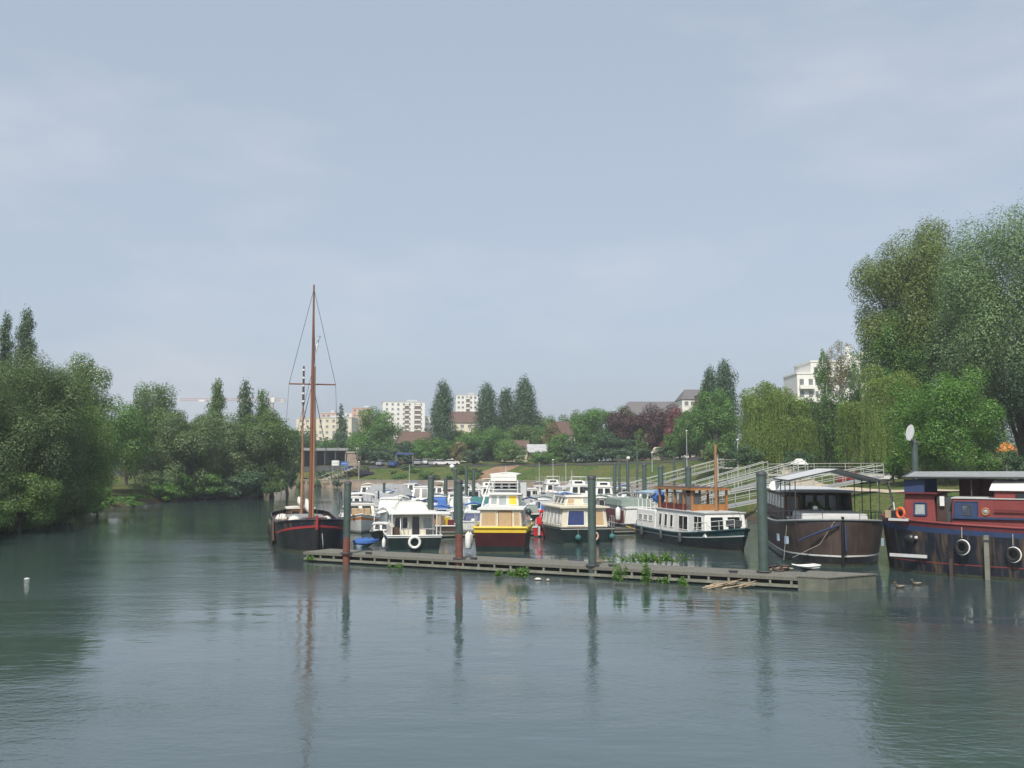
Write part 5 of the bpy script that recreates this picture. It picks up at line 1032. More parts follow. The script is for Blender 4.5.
q = MB(); q.tube([(11.98, -.2, 2.3), (11.5, -1.5, 1.75), (11.0, -2.25, 1.35)], [.06, .055, .04], 'barge_blue', 8); q.tube([(12.02, .12, 2.3), (12.05, .14, .9)], [.05, .05], 'barge_blue', 8); b.add('anchor', q)
for sd, xs in ((-1, (6.9, 9.2)), (1, (9.9,))):
    for x in xs:
        q = MB(); t_ = (x + 12) / 24; q.box((x, sd * (b.half(t_) + .0), 1.25), (.34, .14, .42), 'pale_blue', rz=-sd * (.25 if x > 9 else .1)); b.add('hawse_plate', q)
# plants on deck
rngp = np.random.default_rng(11)
def pot_plant(bt, p, r_, h, label):
    W_ = bt.w(p); root = empty('potted_plant', label, 'plant', W_, 0, 'potted plants on the brown barge'); q = MB(); q.lathe([(.15, 0), (.22, .3), (.24, .34), (.2, .34), (.19, .3), (.001, .3)], 'roof_tile', 12); q.build('pot', root)
    P, U = blob_points(rngp, np.array([[0, 0, .3 + h * .6], [.2 * r_, 0, .3 + h * .8], [-.3 * r_, .1, .3 + h * .5]]), np.array([r_, r_ * .7, r_ * .7]), 420); Vv, Qq = leaf_quads(P, .4 * U + rnd_dirs(rngp, len(P)), .09, rngp); np_mesh('foliage', Vv, Qq, ['leaf_mid'], None, root)
    q = MB(); q.tube([(0, 0, .3), (0, 0, .3 + h * .7)], .02, 'bark', 5); q.build('stem', root)
pot_plant(b, (3.7, -.35, 1.95), .5, .9, 'bigger potted bush before the barge deckhouse glass'); pot_plant(b, (3.6, .45, 1.95), .32, .6, 'smaller potted bush before the barge deckhouse glass')
q = MB(); q.lathe([(.001, 0), (.3, .04), (.4, .16), (.36, .2), (.001, .2)], 'pale_grey', 12, (6.2, -2.0, 2.25)); b.add('ventilator', q)
W_ = b.w((10.6, -2.95, 0)); b2 = Boat('rowing_dinghy', 'tiny white dinghy moored under the brown barge bow', 805, 570, 195, 1.5, .8, (.26, .22, .32), [(.5, 'dark_grey'), (1, 'white_paint')], anchor='mid', stern_w=.8, gun='white_paint', gun_r=.04, deck_mat='white_paint', deck_drop=.05)
q = MB(); q.tube([(11.8, -.4, 2.5), (11.6, -1.2, 1.2), (10.9, -2.6, .4)], .015, 'rope', 4); b.add('mooring_rope', q); q = MB(); q.tube([(9.2, -2.7, 2.1), (9.2, -2.9, .1)], .015, 'rope', 4); b.add('mooring_rope', q)
q = MB(); q.lathe([(.001, 0), (.12, .02), (.16, .12), (.1, .22), (.001, .25)], 'white_paint', 10, (8.0, -.9, 2.96)); b.add('deck_lamp', q)
W_ = b.w((3.2, -2.75, 3.95)); root = empty('satellite_dish', 'white satellite dish on the corner of the brown barge roof', 'satellite dish', W_, 0)
q = MB(); q.lathe([(.32, .1), (.22, .04), (.001, 0), (.001, -.03), (.22, .015), (.33, .08)], 'white_paint', 16, (0, 0, .3), (-.5, -.8, .35)); q.build('reflector', root); q = MB(); q.tube([(0, 0, -.1), (0, 0, .35)], .03, 'dark_grey', 6); q.build('bracket', root)

# --- red barge along the edge
hd = math.degrees(math.atan2(.57, -.82))
b = Boat('red_barge', 'long navy barge with red wheelhouse and deckhouse at the picture edge', 893, 568.5, hd, 26, 5.0, (2.5, 2.45, 2.85), [(.22, 'navy_hull'), (.24, 'barge_red'), (.80, 'navy_hull'), (.90, 'barge_blue'), (.965, 'dark_red'), (1, 'barge_blue')], bow='full', stern_w=.55, flare=.04, rake=.35, gun='barge_red', gun_r=.07, deck_mat='dark_grey', deck_drop=.2)
# near side is port (+y); distance t from the bow -> x = 13 - t
cb = b.cabin(9.8, 11.5, 3.6, 3.4, 2.4, 4.1, .1, .15, 'barge_red', name='wheelhouse'); cb.win('port', .35, .72, .35, .72, pane='pale_glass', frame='barge_blue', fw=.12); cb.win('fore', .1, .9, .5, .9, frame='dark_red'); 
q = MB(); q.box((10.65, 0, 4.14), (1.9, 3.9, .08), 'dark_red'); b.add('wheelhouse_roof', q)
q = MB(); q.box((10.9, 1.5, 4.5), (1.0, .1, .7), 'barge_blue'); b.add('side_light_board', q); q = MB(); q.box((10.9, -1.5, 4.5), (1.0, .1, .7), 'barge_blue'); b.add('side_light_board', q)
q = MB(); q.box((9.4, .9, 3.15), (.8, 1.3, 1.6), 'dark_grey'); q.box((9.55, 1.58, 3.0), (.4, .06, 1.2), 'brown_cabin'); q.box((9.5, 1.75, 3.75), (.22, .05, .5), 'white_paint'); b.add('doorway', q)
cb = b.cabin(3.0, 9.05, 4.2, 4.1, 2.4, 3.9, .05, .1, 'barge_red', name='deckhouse', roof='pale_grey', over=.05, roof_t=.05)
for u0, u1 in ((.02, .205),): cb.win('port', u0, u1, .3, .9, pane='barge_blue', frame='barge_blue', name='shutter_panel'); cb.win('port', u0 + .065, u1 - .05, .45, .78, pane='pale_glass', frame='dark_grey')
q = MB(); pp = cb.pt('port', .265, .58); q.torus(pp + Vector((0, .02, 0)), .17, .04, 'varnish', (0, 1, 0), 18, 6); q.lathe([(.15, 0), (.15, .02), (.001, .03)], 'pale_glass', 16, pp, (0, 1, 0)); q.build('porthole', cb.o)
cb2 = b.cabin(-9, 7.05, 4.0, 3.9, 3.7, 4.35, .1, .05, 'barge_red', name='raised_saloon'); cb2.row('port', 6, .05, .6, .3, .8, pane='glass', frame='dark_red')
cb = b.cabin(-9, 2.9, 4.2, 4.1, 2.4, 3.7, .05, .05, 'barge_red', name='saloon'); cb.row('port', 5, .05, .95, .3, .8, pane='glass', frame='barge_blue')
b.canopy(-9, 7.2, 4.2, 4.37, .5, 'white_paint', 'domed_roof')
q = MB(); q.box((4.2, 2.15, 2.95), (9.5, .12, .1), 'barge_blue'); q.box((3.9, 2.2, 3.35), (6.2, .06, .06), 'dark_red'); b.add('side_moulding', q)
q = MB(); q.box((6.0, -1.6, 4.3), (6.5, .5, 1.1), 'dark_red'); b.add('side_slab', q)  # added red-brown slab, dark in place of the tree shadow under the awning
b.frame(2.6, 11.0, 2.2, 2.8, 4.98, 'dark_grey', .04, 'awning_post', 4)
q = MB(); v = [(1.5, 1.0, 4.98), (1.5, -1.2, 5.3), (1.5, -2.7, 5.0), (11.4, 1.9, 4.96), (11.4, -.6, 5.25), (11.4, -2.5, 5.0)]; v2 = [(x, y, z - .06) for x, y, z in v]
q.raw(v + v2, [(0, 3, 4, 1), (1, 4, 5, 2), (7, 10, 9, 6), (8, 11, 10, 7), (0, 1, 7, 6), (1, 2, 8, 7), (4, 3, 9, 10), (5, 4, 10, 11), (3, 0, 6, 9), (2, 5, 11, 8)], 'mid_grey'); b.add('awning', q)
q = MB(); q.tube([(1.5, 1.0, 4.98), (11.4, 1.9, 4.96)], .05, 'dark_grey', 6); q.tube([(11.4, 1.9, 4.96), (11.4, -.6, 5.25), (11.4, -2.5, 5.0)], .05, 'dark_grey', 6); b.add('awning_frame', q)
b.hang((11.5, 2.0, 3.1), 'lifebuoy', 'orange lifebuoy leaning on the red barge wheelhouse', 'life_orange', .25, (.6, 1, 0))
for k, (x, y) in enumerate(((12.1, 1.1), (11.9, -.6))): q = MB(); q.lathe([(.16, 0), (.16, .5), (.24, .52), (.24, .6), (.001, .62)], 'dark_grey', 12, (x, y, 2.6)); b.add('bollard', q)
q = MB(); q.tube([(12.2, .2, 2.7), (12.3, .2, 3.6)], .04, 'white_paint', 6); b.add('jackstaff', q)
q = MB(); q.box((11.6, 1.9, 2.75), (1.0, .5, .12), 'pale_grey'); q.box((11.6, 1.6, 2.95), (.9, .3, .5), 'black_hull'); b.add('deck_box', q)
q = MB(); q.box((12.2, 1.2, 3.0), (.5, .4, .4), 'dry_wood'); q.torus((12.0, .6, 3.05), .25, .07, 'rope', (0, 0, 1), 16, 6); b.add('coiled_rope', q)
t_ = (12.1 + 13) / 26
q = MB(); q.box((11.2, b.half(t_ - .035) + .02, .9), (1.9, .10, .16), 'pale_grey', rz=-.10); b.add('rubbing_plate', q)
q = MB(); q.lathe([(.001, 0), (.28, .0), (.28, .05), (.001, .06)], 'black_hull', 14, (11.1, b.half(.93), 1.75), (0, 1, 0)); q.lathe([(.001, 0), (.1, .0), (.08, .08), (.001, .09)], 'pale_grey', 10, (10.75, b.half(.92) + .03, 1.85), (0, 1, 0)); b.add('hawse_hole', q)
for k, (x, z, lb) in enumerate(((8.45, 1.5, 'white rimmed tyre hung on the navy barge side below the blue panel'), (6.15, 1.25, 'white rimmed tyre on the navy barge side cut by the picture edge'))):
    W_ = b.w((x, b.B / 2 + .12, z)); root = empty('tyre_fender', lb, 'tyre', W_, b.head, 'white rimmed tyres on the navy barge')
    q = MB(); q.torus((0, 0, 0), .28, .10, 'rubber', (.3, 1, .1), 24, 8); q.build('tyre', root); q = MB(); q.torus((-.02, .03, 0), .36, .035, 'white_paint', (.3, 1, .1), 24, 6); q.build('rim', root); q = MB(); q.tube([(0, 0, .45), (0, -.05, 1.0)], .02, 'rope', 5); q.build('rope', root)
for k, x in enumerate((7.3,)):
    W_ = b.w((x, b.B / 2 + .28, 0)); root = empty('timber_fender_post', 'pale weathered timber fender post against the navy barge', 'post', W_, b.head); q = MB(); q.box((0, 0, .55), (.22, .20, 3.2), 'pontoon_steel', rz=.05); q.build('post_shaft', root); q = MB(); q.box((0, -.0, 1.9), (.32, .28, .08), 'dark_grey'); q.build('strap', root)
W_ = b.w((9.0, b.B / 2 + .1, 0)); q = MB(); q.box((0, 0, .1), (.16, .12, 1.6), 'brown_hull'); tag(q.build('wooden_stake', None, W_, b.head), 'short brown stake against the navy barge side', 'stake')
# pile with the dish behind it
pile(916.8, 441, 66, 'tall pile behind the red barge carrying a satellite dish', dia=.40, group='mooring piles of the marina')
p = at(912, 433, 65.7); root = empty('satellite_dish', 'white oval satellite dish on the tall pile by the maple', 'satellite dish', p, 0)
q = MB(); q.lathe([(.52, .16), (.35, .07), (.001, 0), (.001, -.04), (.36, .03), (.54, .13)], 'white_paint', 20, (0, 0, 0), (-.97, -.10, .12)); q.build('reflector', root)
q = MB(); q.tube([(.0, .05, 0), (.28, .25, -.25), (.3, .3, -.55)], .04, 'mid_grey', 6); q.build('bracket', root); q = MB(); q.tube([(-.1, .1, -.45), (-.55, -.05, 0)], .015, 'white_paint', 5); q.build('feed_arm', root)

# --- the crowd of smaller boats behind
GM = 'pleasure boats moored in the inner marina'
def cruiser(name, label, px, py, head, L, B, hull='white_paint', low='navy', anchor='bow', fb=1.0, cab=(.0, .5), ch=1.1, cabmat='white_paint', fly=False, hard=None, cover=None, ridge=.9, stripe=None, aft=None, fen=0, mast=0, roof='white_paint', pane='glass', wbf=.74, rail=True):
    rows = [(.14, low)] + ([(.72, hull), (.86, stripe), (1, hull)] if stripe else [(1, hull)])
    b = Boat(name, label, px, py, head, L, B, (fb, fb * .95, fb * 1.3), rows, anchor=anchor, stern_w=.9, group=GM, gun='white_paint' if hull != 'dark_grey' else 'mid_grey', deck_mat='pale_grey')
    if cab:
        x0, x1 = -L / 2 + cab[0] * L, -L / 2 + cab[1] * L; cb = b.cabin(x0, x1, B * wbf, B * wbf * .86, fb * .9, fb + ch, .1, min(.8, ch * .7), cabmat, roof=roof, over=.1)
        cb.row('fore', 2, .05, .95, .3, .92, pane=pane); cb.row('aft', 2, .08, .92, .3, .88, pane=pane)
        for sd in ('port', 'star'): cb.row(sd, 3, .05, .95, .35, .9, pane=pane)
        zt = fb + ch + .1
        if fly:
            cb = b.cabin(x0 + .3, x1 - .9, B * .56, B * .5, zt, zt + .55, .05, .5, 'white_paint', name='flybridge'); cb.win('fore', .05, .95, .45, 1.0, frame='white_paint'); cb.win('aft', .2, .8, .3, .9, frame='white_paint')
            q = MB(); q.tube([(x0 + .4, -B * .3, zt), (x0 + .2, -B * .3, zt + 1.1), (x0 + .2, B * .3, zt + 1.1), (x0 + .4, B * .3, zt)], .05, 'white_paint', 6); b.add('radar_arch', q)
        if hard: b.frame(x0 - .2, x1 - 1.0, B * .6, zt - .1, zt + .7, 'steel', .025, 'hardtop_post'); b.canopy(x0 - .5, x1 - .7, B * .7, zt + .7, .15, hard, 'hardtop', side=.35)
    if aft: x0 = -L / 2 + .05 * L; x1 = -L / 2 + (cab[0] if cab else .5) * L + .1; cbq = b.cabin(x0, x1, B * .78, B * .66, fb * .9, fb + ch * .95, .25, .05, aft, name='cockpit_cover')
    if cover: b.tarp(-L / 2 + .1, L / 2 - L * .14, fb, fb + ridge, cover)
    if rail and not cover: b.rail(.55, .97, .5, 1.1)
    if mast: b.pole((0, 0, fb), mast, .05, 'pale_grey', 'mast')
    else: b.pole((-L * .1, B * .2, fb + ch), 1.1, .015, 'steel', 'aerial')
    rc_ = random.Random(int(px * 13 + py)); zd_ = fb * .97
    if cab and not fly and not hard and rc_.random() < .75:
        xb = -L / 2 + cab[0] * L * .5 + .2; q = MB()
        for xx in (xb - .5, xb + .4): q.tube([(xb, -B * .38, zd_), (xx, -B * .37, zd_ + 1.3), (xx, -B * .2, zd_ + 1.55), (xx, B * .2, zd_ + 1.55), (xx, B * .37, zd_ + 1.3), (xb, B * .38, zd_)], .02, 'steel', 5)
        b.add('folding_frame', q)
        q = MB(); q.tube([(xb - .5, -B * .36, zd_ + 1.4), (xb - .55, 0, zd_ + 1.62), (xb - .5, B * .36, zd_ + 1.4)], [.07, .1, .07], rc_.choice(['navy', 'canvas', 'green_grey', 'blue_tarp', 'grey_tarp']), 8); b.add('folded_hood', q)
    for k in range(2 if not cover else 0):
        sz = rc_.uniform(.25, .5); q = MB(); q.lathe([(.001, 0), (sz * .5, .02), (sz * .55, sz * .4), (sz * .35, sz * .75), (.001, sz * .8)], rc_.choice(['canvas', 'orange', 'navy', 'grey_tarp', 'bright_red', 'rope']), 8, (-L * rc_.uniform(.36, .46), B * rc_.uniform(-.3, .3), fb * .9)); b.add('deck_bag', q)
    for k in range(fen): b.hang((L * (-.1 + .2 * k), B / 2 + .1, .25), 'fender', 'white fender on ' + label[:60], 'white_paint', .26, group=FG)
    return b
b = cruiser('motor_cruiser', 'hardtop cruiser with tan gunwale band and navy side curtains', 361, 534, -80, 9.5, 3.5, fb=1.25, cab=(.25, .72), ch=1.0, hard='white_paint', stripe='orange', low='mid_grey', cabmat='cream_paint')
for sd in (1, -1): q = MB(); q.box((-.6, sd * 1.6, 3.0), (1.2, .1, .7), 'navy'); b.add('side_curtain', q)
q = MB(); q.box((3.2, 0, 1.75), (1.6, 1.5, .5), 'tan_cloth'); b.add('foredeck_cover', q)
b = Boat('rowing_dinghy', 'low blue covered dinghy between cruiser and pontoon', 366, 547, 5, 1.7, 1.2, (.42, .38, .5), [(.5, 'pale_blue'), (1, 'blue_tarp')], anchor='mid', gun='blue_tarp', group=GM); b.tarp(-.8, .7, .4, .62, 'blue_tarp')
cruiser('motor_cruiser', 'boxy white cabin boat behind the hardtop cruiser', 387, 524, -88, 7.5, 2.6, fb=.9, cab=(.2, .75), ch=1.35, low='mid_grey', pane='pale_glass', wbf=.84)
cruiser('covered_boat', 'grey tented boat with a long sloping ridge, next to the boxy white boat', 384, 514, -18, 7, 2.7, cab=None, cover='grey_tarp', ridge=1.4, anchor='mid', fb=1.0)
cruiser('covered_boat', 'pale grey tented boat in the middle of the far berths', 392, 505, 8, 7.5, 2.9, cab=None, cover='grey_tarp', ridge=1.9, anchor='mid', fb=1.1)
cruiser('motor_cruiser', 'small white boat on a dark hull tucked under the pale tented boat', 397, 511, -60, 6, 2.3, hull='dark_grey', cab=(.2, .6), ch=.8, anchor='mid', fb=.9)
cruiser('motor_cruiser', 'tall white cabin boat with black window beside the dark pile', 418, 511, -92, 8, 2.7, fb=1.1, cab=(.2, .72), ch=1.7, wbf=.85)
cruiser('motor_cruiser', 'slim green hulled boat with white cabin right behind the black hulled cruiser', 408, 519, 95, 6, 2.2, hull='green_hull', fb=.8, cab=(.3, .7), ch=.9, anchor='stern')
b = cruiser('open_boat', 'cluttered brown workboat with a white cover by the yellow yacht', 441, 537, 97, 7.5, 2.6, hull='brown_hull', low='black_hull', fb=.85, cab=(.4, .8), ch=.75, roof='white_paint', cabmat='cream_paint', anchor='stern')
for k, (x, y, mt) in enumerate([(-2.9, .6, 'orange'), (-2.4, -.5, 'yellow_paint'), (-1.9, .2, 'brown_cabin'), (-3.2, -.8, 'dark_red'), (-1.4, -.7, 'white_paint'), (-3.0, 0, 'dry_wood')]): q = MB(); q.box((x, y, 1.05 + .1 * (k % 3)), (.5, .4, .5 + .12 * (k % 3)), mt, rz=k * .5); b.add('storage_box', q)
cruiser('motor_cruiser', 'white wheelhouse boat seen between the green pile and the yellow yacht', 461, 524, -86, 8, 2.7, fb=1.0, cab=(.3, .68), ch=1.3, pane='pale_glass', wbf=.8, fen=1)
b = cruiser('motor_cruiser', 'low boat with navy spray hood against the yellow yacht flank', 474, 531, 94, 6.5, 2.2, fb=.8, cab=(.35, .75), ch=.6, anchor='stern', aft='navy')
cruiser('motor_cruiser', 'dark hulled boat with pink cabin beside the tall lamp pile', 449, 510, -90, 7.5, 2.7, hull='dark_grey', fb=1.0, cab=(.2, .7), ch=1.3, cabmat='plaster_pink', roof='dark_red', wbf=.84)
cruiser('covered_boat', 'teal tented boat behind the yellow yacht ladder', 478, 512, 20, 6, 2.4, cab=None, cover='teal_tarp', ridge=.8, anchor='mid', hull='teal_hull')
b = cruiser('sail_dinghy', 'small dinghy with grey sail propped at a slant', 484, 505, 10, 4.5, 1.8, cab=None, anchor='mid', fb=.7, rail=False)
q = MB(); q.raw([(-1.6, 0, 2.9), (-.9, .1, 3.1), (1.7, .0, 1.0), (1.0, -.1, .8), (-1.6, .1, 2.86), (-.9, .2, 3.06), (1.7, .1, .96), (1.0, 0, .76)], [(0, 1, 2, 3), (7, 6, 5, 4), (0, 4, 5, 1), (1, 5, 6, 2), (2, 6, 7, 3), (3, 7, 4, 0)], 'pale_grey'); b.add('slanted_sail', q)
cruiser('motor_cruiser', 'white cruiser with an orange stern panel beside the yellow yacht', 535, 510, 100, 8.5, 3.0, fb=1.3, cab=(.25, .7), ch=1.2, anchor='stern', stripe='orange', cabmat='cream_paint')
cruiser('covered_boat', 'silver tarped boat over the red motor boat', 551, 514, 30, 7.5, 3.0, cab=None, cover='grey_tarp', ridge=1.3, anchor='mid', fb=1.0)
cruiser('motor_cruiser', 'dark hulled cabin boat with teal cockpit cover', 567, 517, 94, 8, 2.9, hull='dark_grey', fb=1.0, cab=(.4, .75), ch=1.5, anchor='stern', aft='teal_tarp', wbf=.8)
cruiser('motor_cruiser', 'white flybridge cruiser half hidden by the all green pile', 581, 507, 94, 10, 3.5, fb=1.5, cab=(.2, .7), ch=1.3, anchor='stern', fly=True)
cruiser('motor_cruiser', 'white flybridge cruiser with a navy hull band below the grassy bank', 606, 507, 92, 10, 3.4, fb=1.4, cab=(.2, .7), ch=1.2, anchor='stern', fly=True, stripe='navy')
cruiser('motor_cruiser', 'small cruiser under a navy cockpit cover behind the green cruiser', 611, 518, 96, 7, 2.6, fb=.9, cab=(.45, .75), ch=1.0, anchor='stern', aft='navy')
cruiser('motor_cruiser', 'white cuddy boat behind the little houseboat', 627, 514, 96, 6.5, 2.4, fb=.9, cab=(.3, .65), ch=.9, anchor='stern')
cruiser('motor_cruiser', 'long white cruiser at the far berths with a flybridge arch', 555, 501, 95, 10, 3.4, fb=1.4, cab=(.2, .7), ch=1.2, anchor='stern', fly=True, stripe='dark_grey')
cruiser('motor_cruiser', 'blue hulled cruiser in the far berths below the lawn', 506, 503, 92, 8, 2.9, hull='navy', fb=1.1, cab=(.25, .7), ch=1.1, anchor='stern')
cruiser('motor_cruiser', 'white cruiser with thin mast in the far berths', 541, 499, 92, 9, 2.9, fb=1.1, cab=(.3, .65), ch=.9, anchor='stern', mast=5)
cruiser('motor_cruiser', 'white cruiser near the two grey tented boats', 375, 508, -100, 7.5, 2.7, fb=1.0, cab=(.25, .65), ch=.9)
cruiser('motor_cruiser', 'white cruiser with a slim mast beside the tall cabin boat', 404, 500, -95, 9, 3.0, fb=1.2, cab=(.2, .65), ch=1.2, mast=4.5)
cruiser('motor_cruiser', 'grey cruiser at the very far berth by the twin piles', 465, 501, 92, 9, 3.0, hull='mid_grey', fb=1.2, cab=(.25, .7), ch=1.2, anchor='stern')
cruiser('motor_cruiser', 'white cruiser behind the wooden stern awning', 652, 512, 98, 8, 2.8, fb=1.1, cab=(.25, .7), ch=1.1, anchor='stern')
cruiser('motor_cruiser', 'white cruiser at the last berth below the copper beeches', 592, 500, 93, 9, 3.0, fb=1.2, cab=(.25, .7), ch=1.1, anchor='stern')
cruiser('motor_cruiser', 'dark hulled cruiser hidden behind the blue windowed cruiser', 625, 505, 95, 9, 3.0, hull='dark_grey', fb=1.2, cab=(.25, .7), ch=1.1, anchor='stern')

for a in [
    ('motor_cruiser', 'small grey open launch between the hardtop cruiser and the white cruiser', 379, 541, -86, 5, 1.7, dict(hull='dark_grey', fb=.6, cab=(.35, .6), ch=.5, aft='grey_tarp')),
    ('motor_cruiser', 'white launch with a navy hood behind the white cruiser roof', 401, 532, -88, 6.5, 2.3, dict(fb=.8, cab=(.3, .65), ch=.9, aft='navy')),
    ('motor_cruiser', 'white cabin boat nosing out beside the sailing barge pile', 352, 516, -84, 7, 2.5, dict(fb=.9, cab=(.25, .65), ch=1.0, stripe='blue_tarp')),
    ('motor_cruiser', 'white and navy boat at the back near the white waterside sign', 366, 502, -84, 8, 2.8, dict(fb=1.1, cab=(.2, .65), ch=1.1, stripe='navy')),
    ('motor_cruiser', 'maroon hulled boat in the gap beside the red motor boat', 520, 529, 93, 7, 2.3, dict(hull='maroon_hull', fb=.8, cab=(.35, .7), ch=.9, anchor='stern')),
    ('motor_cruiser', 'small grey hulled cabin boat just behind the white cruiser with the lifebuoy', 428, 527, 96, 7, 2.4, dict(hull='dark_grey', fb=.9, cab=(.3, .7), ch=1.0, anchor='stern', aft='grey_tarp')),
    ('motor_cruiser', 'navy hulled boat with blue cockpit tent between two dark piles', 438, 519, 94, 7.5, 2.6, dict(hull='navy', fb=1.0, cab=(.42, .75), ch=1.2, anchor='stern', aft='blue_tarp')),
    ('motor_cruiser', 'white boat with a cream cabin and tall aerial behind the tall lamp pile', 455, 515, -88, 7.5, 2.6, dict(fb=1.0, cab=(.25, .7), ch=1.3, cabmat='cream_paint', mast=3.6)),
    ('motor_cruiser', 'navy hulled boat with white cabin beside the boxy white boat', 400, 524, -84, 7, 2.4, dict(hull='navy', fb=.9, cab=(.25, .7), ch=1.0)),
    ('motor_cruiser', 'white flybridge boat in the gap behind the yellow yacht banner', 489, 506, 93, 9, 3.0, dict(fb=1.3, cab=(.2, .7), ch=1.2, anchor='stern', fly=True)),
    ('motor_cruiser', 'white boat with dark red stripe beside the orange panelled cruiser', 523, 507, 95, 8, 2.7, dict(fb=1.1, cab=(.25, .7), ch=1.1, anchor='stern', stripe='dark_red')),
    ('motor_cruiser', 'low dark boat with green canvas between red boat and yellow yacht', 531, 523, 97, 7, 2.3, dict(hull='green_hull', fb=.85, cab=(.4, .75), ch=.8, anchor='stern', aft='green_grey')),
    ('motor_cruiser', 'black hulled boat with dark blue windows behind the red motor boat', 545, 522, 97, 7.5, 2.5, dict(hull='black_hull', fb=.95, cab=(.3, .7), ch=1.1, anchor='stern', pane='blue_glass')),
    ('motor_cruiser', 'cream boat with brown cabin in the second row past the blue window', 602, 521, 96, 8, 2.7, dict(fb=1.0, cab=(.25, .7), ch=1.2, anchor='stern', cabmat='brown_cabin')),
    ('motor_cruiser', 'white boat with slim mast near the quay railing', 569, 504, 93, 8, 2.7, dict(fb=1.1, cab=(.3, .65), ch=1.0, anchor='stern', mast=4.8)),
    ('motor_cruiser', 'grey cabin boat among the white boats near the twin piles', 474, 507, 94, 8, 2.7, dict(hull='mid_grey', fb=1.0, cab=(.25, .7), ch=1.2, anchor='stern', cabmat='pale_grey')),
    ('motor_cruiser', 'white boat with teal stripe at the far end of the inner pontoon', 416, 504, -94, 8, 2.7, dict(fb=1.1, cab=(.2, .65), ch=1.2, stripe='teal_tarp')),
    ('motor_cruiser', 'bright white hardtop boat behind the second inner pontoon', 434, 503, -92, 8.5, 2.9, dict(fb=1.2, cab=(.2, .65), ch=1.0, hard='white_paint')),
    ('motor_cruiser', 'white boat with bare deck beside the far gangway foot', 637, 519, 98, 7, 2.4, dict(fb=.9, cab=(.3, .6), ch=.8, anchor='stern'))]:
    cruiser(*a[:7], **a[7])

# ------------------------------------------------------------------ cars, signs and small things on land
def make_car(paint):
    root = empty('parked_car', 'x', 'car')
    q = MB(); poly = [(-2.0, .32), (2.0, .32), (2.05, .6), (1.95, .82), (.95, .95), (-1.7, 1.0), (-2.05, .85)]; q.prism(poly, -.85, .85, paint); q.build('body', root)
    q = MB(); c = [(-1.75, -.78, .97), (1.0, -.78, .95), (1.0, .78, .95), (-1.75, .78, .97), (-1.35, -.62, 1.42), (.3, -.62, 1.42), (.3, .62, 1.42), (-1.35, .62, 1.42)]; q.hexa(c, 'glass'); q.build('windows', root)
    q = MB(); q.hexa([(-1.37, -.64, 1.42), (.32, -.64, 1.42), (.32, .64, 1.42), (-1.37, .64, 1.42), (-1.25, -.56, 1.48), (.2, -.56, 1.48), (.2, .56, 1.48), (-1.25, .56, 1.48)], paint); q.build('roof', root)
    for x in (-1.25, 1.3):
        for y in (-.82, .82): q = MB(); q.lathe([(.001, -.09), (.2, -.09), (.31, -.06), (.31, .06), (.2, .09), (.001, .09)], 'rubber', 14, (x, y, .31), (0, 1, 0)); q.build('wheel', root)
    return root
protos = {p: make_car(p) for p in ('car_silver', 'car_white', 'car_dark', 'car_blue', 'car_red')}; used_c = set()
cars = [(366, 258, 'car_dark', 'dark car parked under the domed chestnut', 20), (395, 262, 'car_blue', 'blue car parked beside the blue canopy', 70), (419, 263, 'car_silver', 'silver car at the near end of the parked row', 80), (426, 266, 'car_white', 'white car second in the parked row', 80), (433, 263, 'car_silver', 'silver car in the middle of the parked row', 85), (441, 262, 'car_white', 'white car parked side on next to the reddish shrub', 8),
        (452, 261, 'car_white', 'white car parked side on at the row end, before the reddish shrub', 5), (411, 266, 'car_dark', 'dark car between blue canopy and silver car', 82), (383, 264, 'car_silver', 'silver car half hidden under the chestnut shade', 60), (352, 262, 'car_blue', 'small blue car beside the tan kiosk', 10), (854, 121, 'car_red', 'red car behind the level walkway railing', 8), (775, 126, 'car_silver', 'grey car under the weeping willow behind the railing', 10), (878, 122, 'car_white', 'pale car behind the railing end near the maple', 15)]
for px, Y, pt, lb, rz in cars:
    o = protos[pt] if pt not in used_c else copy_tree(protos[pt]); used_c.add(pt); X = xat(px, Y, 460); o.location = (X, Y, ground(X, Y) + .04); o.rotation_euler = (0, 0, R(rz)); tag(o, lb, 'car', 'cars parked around the marina')
def sign_board(px, py, Y, w_, h, mat, label, trim):
    p = at(px, py, Y); g = ground(p.x, p.y); root = empty('sign_board', label, 'sign', (p.x, p.y, g), 0, 'waterside signs'); z = p.z - g
    q = MB(); q.box((0, 0, z), (w_, .08, h), mat); q.box((0, -.05, z), (w_ * .8, .03, h * .16), trim); q.build('board', root)
    for x in (-w_ * .35, w_ * .35): q = MB(); q.tube([(x, .06, -.2), (x, .06, z + h * .4)], .06, 'mid_grey', 6); q.build('post', root)
sign_board(335.5, 463, 256, 1.9, 1.3, 'white_paint', 'white waterside sign board near the boathouse', 'pale_grey'); sign_board(344.5, 463.5, 256, 1.9, 1.0, 'blue_tarp', 'blue waterside sign board near the boathouse', 'pale_blue')
# blue canopy by the car park
p = at(405, 455, 262); g = ground(p.x, p.y); root = empty('market_canopy', 'dark blue flat canopy on posts in the car park', 'canopy', (p.x, p.y, g)); z = p.z - g + .1
q = MB(); q.hexa([(-2.4, -1.5, z), (2.4, -1.5, z), (2.4, 1.5, z), (-2.4, 1.5, z), (-2.2, -.2, z + .5), (2.2, -.2, z + .5), (2.2, .2, z + .5), (-2.2, .2, z + .5)], 'navy'); q.build('cover', root)
for x in (-2.2, 2.2):
    for y in (-1.3, 1.3): q = MB(); q.tube([(x, y, -.1), (x, y, z)], .05, 'pale_grey', 6); q.build('post', root)
